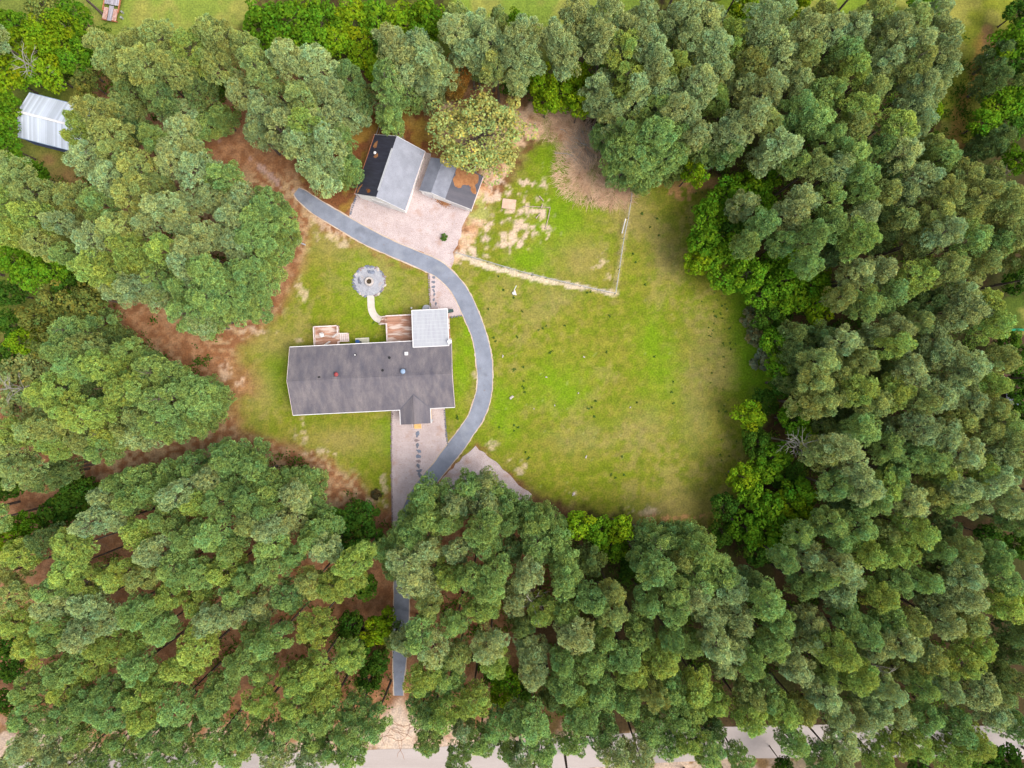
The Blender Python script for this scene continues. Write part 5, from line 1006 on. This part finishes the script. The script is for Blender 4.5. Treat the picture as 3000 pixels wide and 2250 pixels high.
def put_tree(name, crown, trunk, px, py, rpx, c, H, zc, R, label, cat, group, zs=1.0, pos=None):
    """rpx = crown radius seen in the photo; the trunk stands upright under the crown's place in the world"""
    ztop = zc; p = W(px, py, ztop); k = K*(CH-ztop)/CH; s = rpx*k/R
    root = bpy.data.objects.new(name, None); root.empty_display_size = .5; COL.objects.link(root)
    root.location = (p.x, p.y, 0); root.rotation_euler.z = random.uniform(0, 6.283); tag(root, label, cat, group)
    a = bpy.data.objects.new('crown', crown[0]); COL.objects.link(a); a.parent = root; a.location = (0, 0, crown[1]*H); ex = random.uniform(.88, 1.14); a.scale = (s*ex, s/ex, zs*H*random.uniform(.85, 1.12)); a.color = jitcol(c)
    a.rotation_euler = (random.uniform(-.08, .08), random.uniform(-.08, .08), 0)
    b = bpy.data.objects.new('trunk', trunk); COL.objects.link(b); b.parent = root; b.scale = ((s+1)/2, (s+1)/2, H)
    b.scale = (s, s, H); return root
order = sorted(range(len(kept)), key=lambda i: -kept[i][2]*(1.0 if 25 < kept[i][0] < 2975 and 25 < kept[i][1] < 2225 else .6))
ind = [kept[i] for i in order[:300]]; rest = [kept[i] for i in order[300:]]
lab = labels(ind, 'pine')
for i, (x, y, r, c) in enumerate(ind):
    v = PV[random.randrange(len(PV))]; h = random.uniform(.86, 1.10)*(0.80 if c == 'd' else 1)
    h, low, lim = settle(x, y, h)
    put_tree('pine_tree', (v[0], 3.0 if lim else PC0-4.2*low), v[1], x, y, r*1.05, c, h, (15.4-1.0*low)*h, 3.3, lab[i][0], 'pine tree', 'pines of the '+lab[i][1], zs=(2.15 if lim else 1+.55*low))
# the remaining pines (smallest in the photo, and those beyond the frame) as one object
VV, FF, TT, n0 = [], [], [], 0; tb = MB()
for (x, y, r, c) in rest+beyond:
    v = PV[random.randrange(len(PV))]; h, low, lim = settle(x, y, random.uniform(.8, 1.02)*(0.8 if c == 'd' else 1)); p = W(x, y, (15.4-low)*h); s = r*1.05*K*(CH-15.4*h)/CH/3.3
    cz, zs_ = (3.0, 2.15) if lim else (PC0-4.2*low, 1+.55*low)
    a = random.uniform(0, 6.283); ca, sa = math.cos(a), math.sin(a); V_ = v[2]
    X_ = np.stack([(V_[:, 0]*ca-V_[:, 1]*sa)*s+p.x, (V_[:, 0]*sa+V_[:, 1]*ca)*s+p.y, (V_[:, 2]*zs_+cz)*h], -1)
    VV.append(X_); FF.append(v[3]+n0); n0 += len(V_); TT.append(v[4]*np.array(jitcol(c)[:3])/np.array(COLR['b'])); tb.tube([(p.x, p.y, 0), (p.x, p.y, PH*h*.9)], [.22, .05], 6)
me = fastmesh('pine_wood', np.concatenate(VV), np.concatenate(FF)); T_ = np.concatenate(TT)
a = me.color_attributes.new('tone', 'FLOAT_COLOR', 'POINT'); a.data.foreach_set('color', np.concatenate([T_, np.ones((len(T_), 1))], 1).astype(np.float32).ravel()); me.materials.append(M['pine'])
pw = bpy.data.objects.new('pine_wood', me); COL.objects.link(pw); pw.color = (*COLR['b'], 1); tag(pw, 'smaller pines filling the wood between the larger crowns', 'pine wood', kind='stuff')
o = tb.build('trunks', M['bark'], pw)
# broadleaf trees
lab = labels(broad, 'broadleaf')
for i, (x, y, r, c) in enumerate(broad):
    v = LV[random.randrange(len(LV))]; h = random.uniform(.8, 1.15)*(.75 if c == 'D' else 1)
    put_tree('broadleaf_tree', (v[0], 4.6), v[1], x, y, r*1.02, c, h, 7.4*h, 3.0, lab[i][0], 'leafy tree', 'leafy trees of the '+lab[i][1])
# the big yellow tree beside the sheds, and the small rust coloured cedar behind it
p = W(1402, 372, 9.0); t = empty('yellow_tree', (p.x, p.y, 0), 'big round yellow green tree overhanging the small shed', 'tree')
a = bpy.data.objects.new('crown', BV[0]); COL.objects.link(a); a.parent = t; a.location = (0, 0, 4.0); a.scale = (1.08, .98, .95); a.color = (0.37, 0.40, 0.12, 1)
tm = trunk_mesh('yellow_trunk', 5, 12.0, .32, BV[4], 4.0, bare=False); b = bpy.data.objects.new('trunk', tm); COL.objects.link(b); b.parent = t
for (px, py, r, colr, z, lab_) in ((1342, 215, 40, (0.36, .19, .05, 1), 1.25, 'small rust brown conifer above the big yellow tree'), (1330, 250, 32, (0.32, .20, .05, 1), .95, 'lower rust brown bush between the conifer and yellow tree')):
    p = W(px, py, 6); t = empty('brown_conifer', (p.x, p.y, 0), lab_, 'conifer'); a = bpy.data.objects.new('crown', PV[3][0]); COL.objects.link(a); a.parent = t; s = r*K*.95/3.0; a.scale = (s, s, z); a.location = (0, 0, 2.2*z); a.color = colr
    b = bpy.data.objects.new('trunk', PV[3][1]); COL.objects.link(b); b.parent = t; b.scale = (s, s, z*.48)
# pale shrubs on the right lawn edge, weed bush in the yard
for k, (px, py, r, c, lab_) in enumerate(((2195,930,28,(.24,.23,.10,1),'tan green shrub at lawn edge, topmost of three'),(2210,985,30,(.24,.24,.10,1),'tan green shrub at lawn edge, middle of three'),(2232,1055,32,(.22,.25,.14,1),'grey green shrub at lawn edge, lowest of three'),(1300,694,10,(.10,.17,.03,1),'small weed clump in the shed gravel yard'),(1100,1450,16,(.09,.07,.03,1),'dark brown low bush at the front lawn corner'),(1045,1845,32,(.16,.12,.09,1),'greyish leafless bush left of the wooded driveway'),(1752,1597,20,(.2,.28,.12,1),'pale small shrub among green trees below the lawn'))):
    p = W(px, py, .6); t = empty('shrub', (p.x, p.y, 0), lab_, 'shrub'); a = bpy.data.objects.new('foliage', SV[k % 3]); COL.objects.link(a); a.parent = t; s = r*K/1.5; a.scale = (s, s, s*.9); a.color = c; a.location = (0, 0, .05)
    MB().tube([(0, 0, 0), (0, 0, .9*s)], [.06, .03], 6).build('stem', M['bark'], t)
# bare, bleached trees
def snag(px, py, R, H, label, seed):
    rd = random.Random(seed); p = W(px, py, H*.8); t = empty('bare_tree', (p.x, p.y, 0), label, 'bare tree'); mb = MB().tube([(0, 0, 0), (.1, 0, H*.5), (0, .1, H)], [.16, .11, .03], 7); mb.build('trunk', M['palebark'], t); mb = MB()
    for k in range(15):
        z = H*rd.uniform(.6, .97); a = k*2.4; L = R*rd.uniform(.5, 1); e_ = Vector((math.cos(a)*L, math.sin(a)*L, z+rd.uniform(-.1, 1))); s_ = Vector((0, 0, z-.6)); m_ = (s_+e_)/2+Vector((rd.uniform(-.3, .3), rd.uniform(-.3, .3), .3)); mb.tube([s_, m_, e_], [.06, .04, .015], 5, False)
        for j in range(4): q = m_.lerp(e_, rd.random()); b_ = a+rd.uniform(-1, 1); mb.tube([q, q+Vector((math.cos(b_), math.sin(b_), .2))*rd.uniform(.5, 1.2)], [.025, .008], 4, False)
    mb.build('branches', M['palebark'], t)
snag(85, 190, 2.8, 10, 'bleached bare tree standing in the lime green brush, upper left', 1); snag(38, 1140, 2.6, 13, 'grey bare branched tree at left edge beside the house grove', 2)
snag(70, 600, 3.2, 15, 'thin bare tree at the left edge below the white barn', 3); snag(2340, 1300, 2.6, 14, 'thin bare tree leaning out over the green lawn edge trees', 4); snag(2560, 1950, 2.0, 15, 'bare tree in the lower right wood', 5); snag(1560, 1760, 2.4, 15, 'bare greyish treetop in the wood below the driveway', 6); 

# undergrowth: leafy ground cover in the woods, and weeds on the lawn
def cover(name, pts, size, colf, m, label, cat, nq=26, hgt=1.0):
    VV = []; TT = []
    for (x, y, s) in pts:
        n = int(nq*s); c = colf(x, y); P = rng.normal(size=(n, 3))*np.array([size*s, size*s, .28*hgt*s]); P[:, 2] = np.abs(P[:, 2])+.06; P += np.array([x, y, 0])
        N_ = rng.normal(size=(n, 3))*.6+np.array([0, 0, 1]); N_ /= np.linalg.norm(N_, axis=1)[:, None]; A_ = np.cross(N_, rng.normal(size=(n, 3))); A_ /= np.linalg.norm(A_, axis=1)[:, None]; B_ = np.cross(N_, A_)
        q = (0.10+.12*rng.random((n, 1)))*min(1, s+.3); VV.append(np.stack([P+A_*q, P+B_*q*.6, P-A_*q, P-B_*q*.6], 1).reshape(-1, 3)); TT.append(np.repeat(np.array(c)*(.75+.5*rng.random((n, 1))), 4, 0))
    V = np.concatenate(VV); T = np.concatenate(TT); me = fastmesh(name, V, np.arange(len(V)).reshape(-1, 4)); a = me.color_attributes.new('tone', 'FLOAT_COLOR', 'POINT')
    a.data.foreach_set('color', np.concatenate([T, np.ones((len(T), 1))], 1).astype(np.float32).ravel()); me.materials.append(m); o = bpy.data.objects.new(name, me); COL.objects.link(o); tag(o, label, cat, kind='stuff'); return o
pts = []
allc = kept+broad
LX = np.array([p[0] for p in allc]); LY = np.array([p[1] for p in allc])
CX = rng.uniform(-150, 3150, 26000); CY = rng.uniform(-120, 2380, 26000)
dl = polydist(CX, CY, LAWN); yard = polydist(CX, CY, [(1000,380),(1300,300),(1700,320),(1860,520),(1860,870),(1340,780),(1270,960),(1000,700),(820,560)])
dens = fbm(CX, CY, 110, 61)
n_k = 0
GP = []
for x, y, d, yd, dn in zip(CX, CY, dl, yard, dens):
    if d > -25 or yd > -20: continue
    left = x < 1250; fx = (x-1500)*(110-0)/110
    w_ = W(x, y)
    near = np.min(np.hypot((LX-1500)*.87+1500-x, (LY-1125)*.87+1125-y))        # foot of the nearest tree
    if near > 75: continue
    if left and (y > 560 and x < 900 or y > 1300) and dn < .56: continue
    if abs(x-1172) < 30 and y > 1400: continue
    if y > 2120 and dn < .7: continue
    if 1130 < x < 1600 and 1180 < y < 1500: continue
    if x < 260 and 240 < y < 470: continue
    if 560 < x < 900 and 340 < y < 600: continue
    if dn < .42: continue
    GP.append((w_.x, w_.y, random.uniform(.5, 1.3)))
cover('undergrowth', GP, .38, lambda x, y: ((.05, .115, .012) if random.random() < .75 else (.12, .17, .02)), M['leaf'], 'leafy green undergrowth below the woods', 'undergrowth', nq=16).color = (1, 1, 1, 1)
WP = []
weeds = [(1446,990),(1452,1000),(1515,987),(1560,805),(1475,850),(1505,872),(1530,912),(1600,955),(1590,962),(1578,966),(1610,1034),(1616,1030),(1730,855),(1722,858),(1862,768),(1890,835),(1785,925),(1777,1032),(1504,1084),(1509,1082),(1532,1075),(1533,1116),(1530,1132),(1536,1138),(1536,1148),(1340,1220),(1340,1226),(1506,1245),(1518,1252),(1506,1261),(1463,1252),(1725,1197),(1734,1193),(1745,1175),(1865,1180),(1741,1220),(1550,1340),(1540,1325),(1546,1345),(1822,1337),(1790,1390),(1803,1400),(1828,1391),(1973,1182),(1972,1119),(1917,1045),(1968,1148),(1180,1540),(1120,1447),(1855,745),(1925,640),(1905,665),(1931,690),(1880,625),(1460,810),(1430,905),(1655,955),(1095,945),(880,1050)]
for a, b in weeds: p = W(a, b); WP.append((p.x, p.y, .42))
for _ in range(90):
    y = random.uniform(560, 1560); x = random.gauss(2110 if y < 1200 else 2130, 22)+(y-900)*.05*(y < 1300)+(-60 if y < 700 else 0); p = W(x, y); WP.append((p.x, p.y, random.uniform(.2, .4)))
cover('weeds', WP, .22, lambda x, y: (.07, .13, .025), M['leaf'], 'dark weed tufts dotted over the lawn', 'weeds', nq=30, hgt=.3).color = (1, 1, 1, 1)
print('pines', len(kept), 'individual', len(ind), 'rest', len(rest), 'beyond', len(beyond), 'broad', len(broad), 'cover', len(GP))
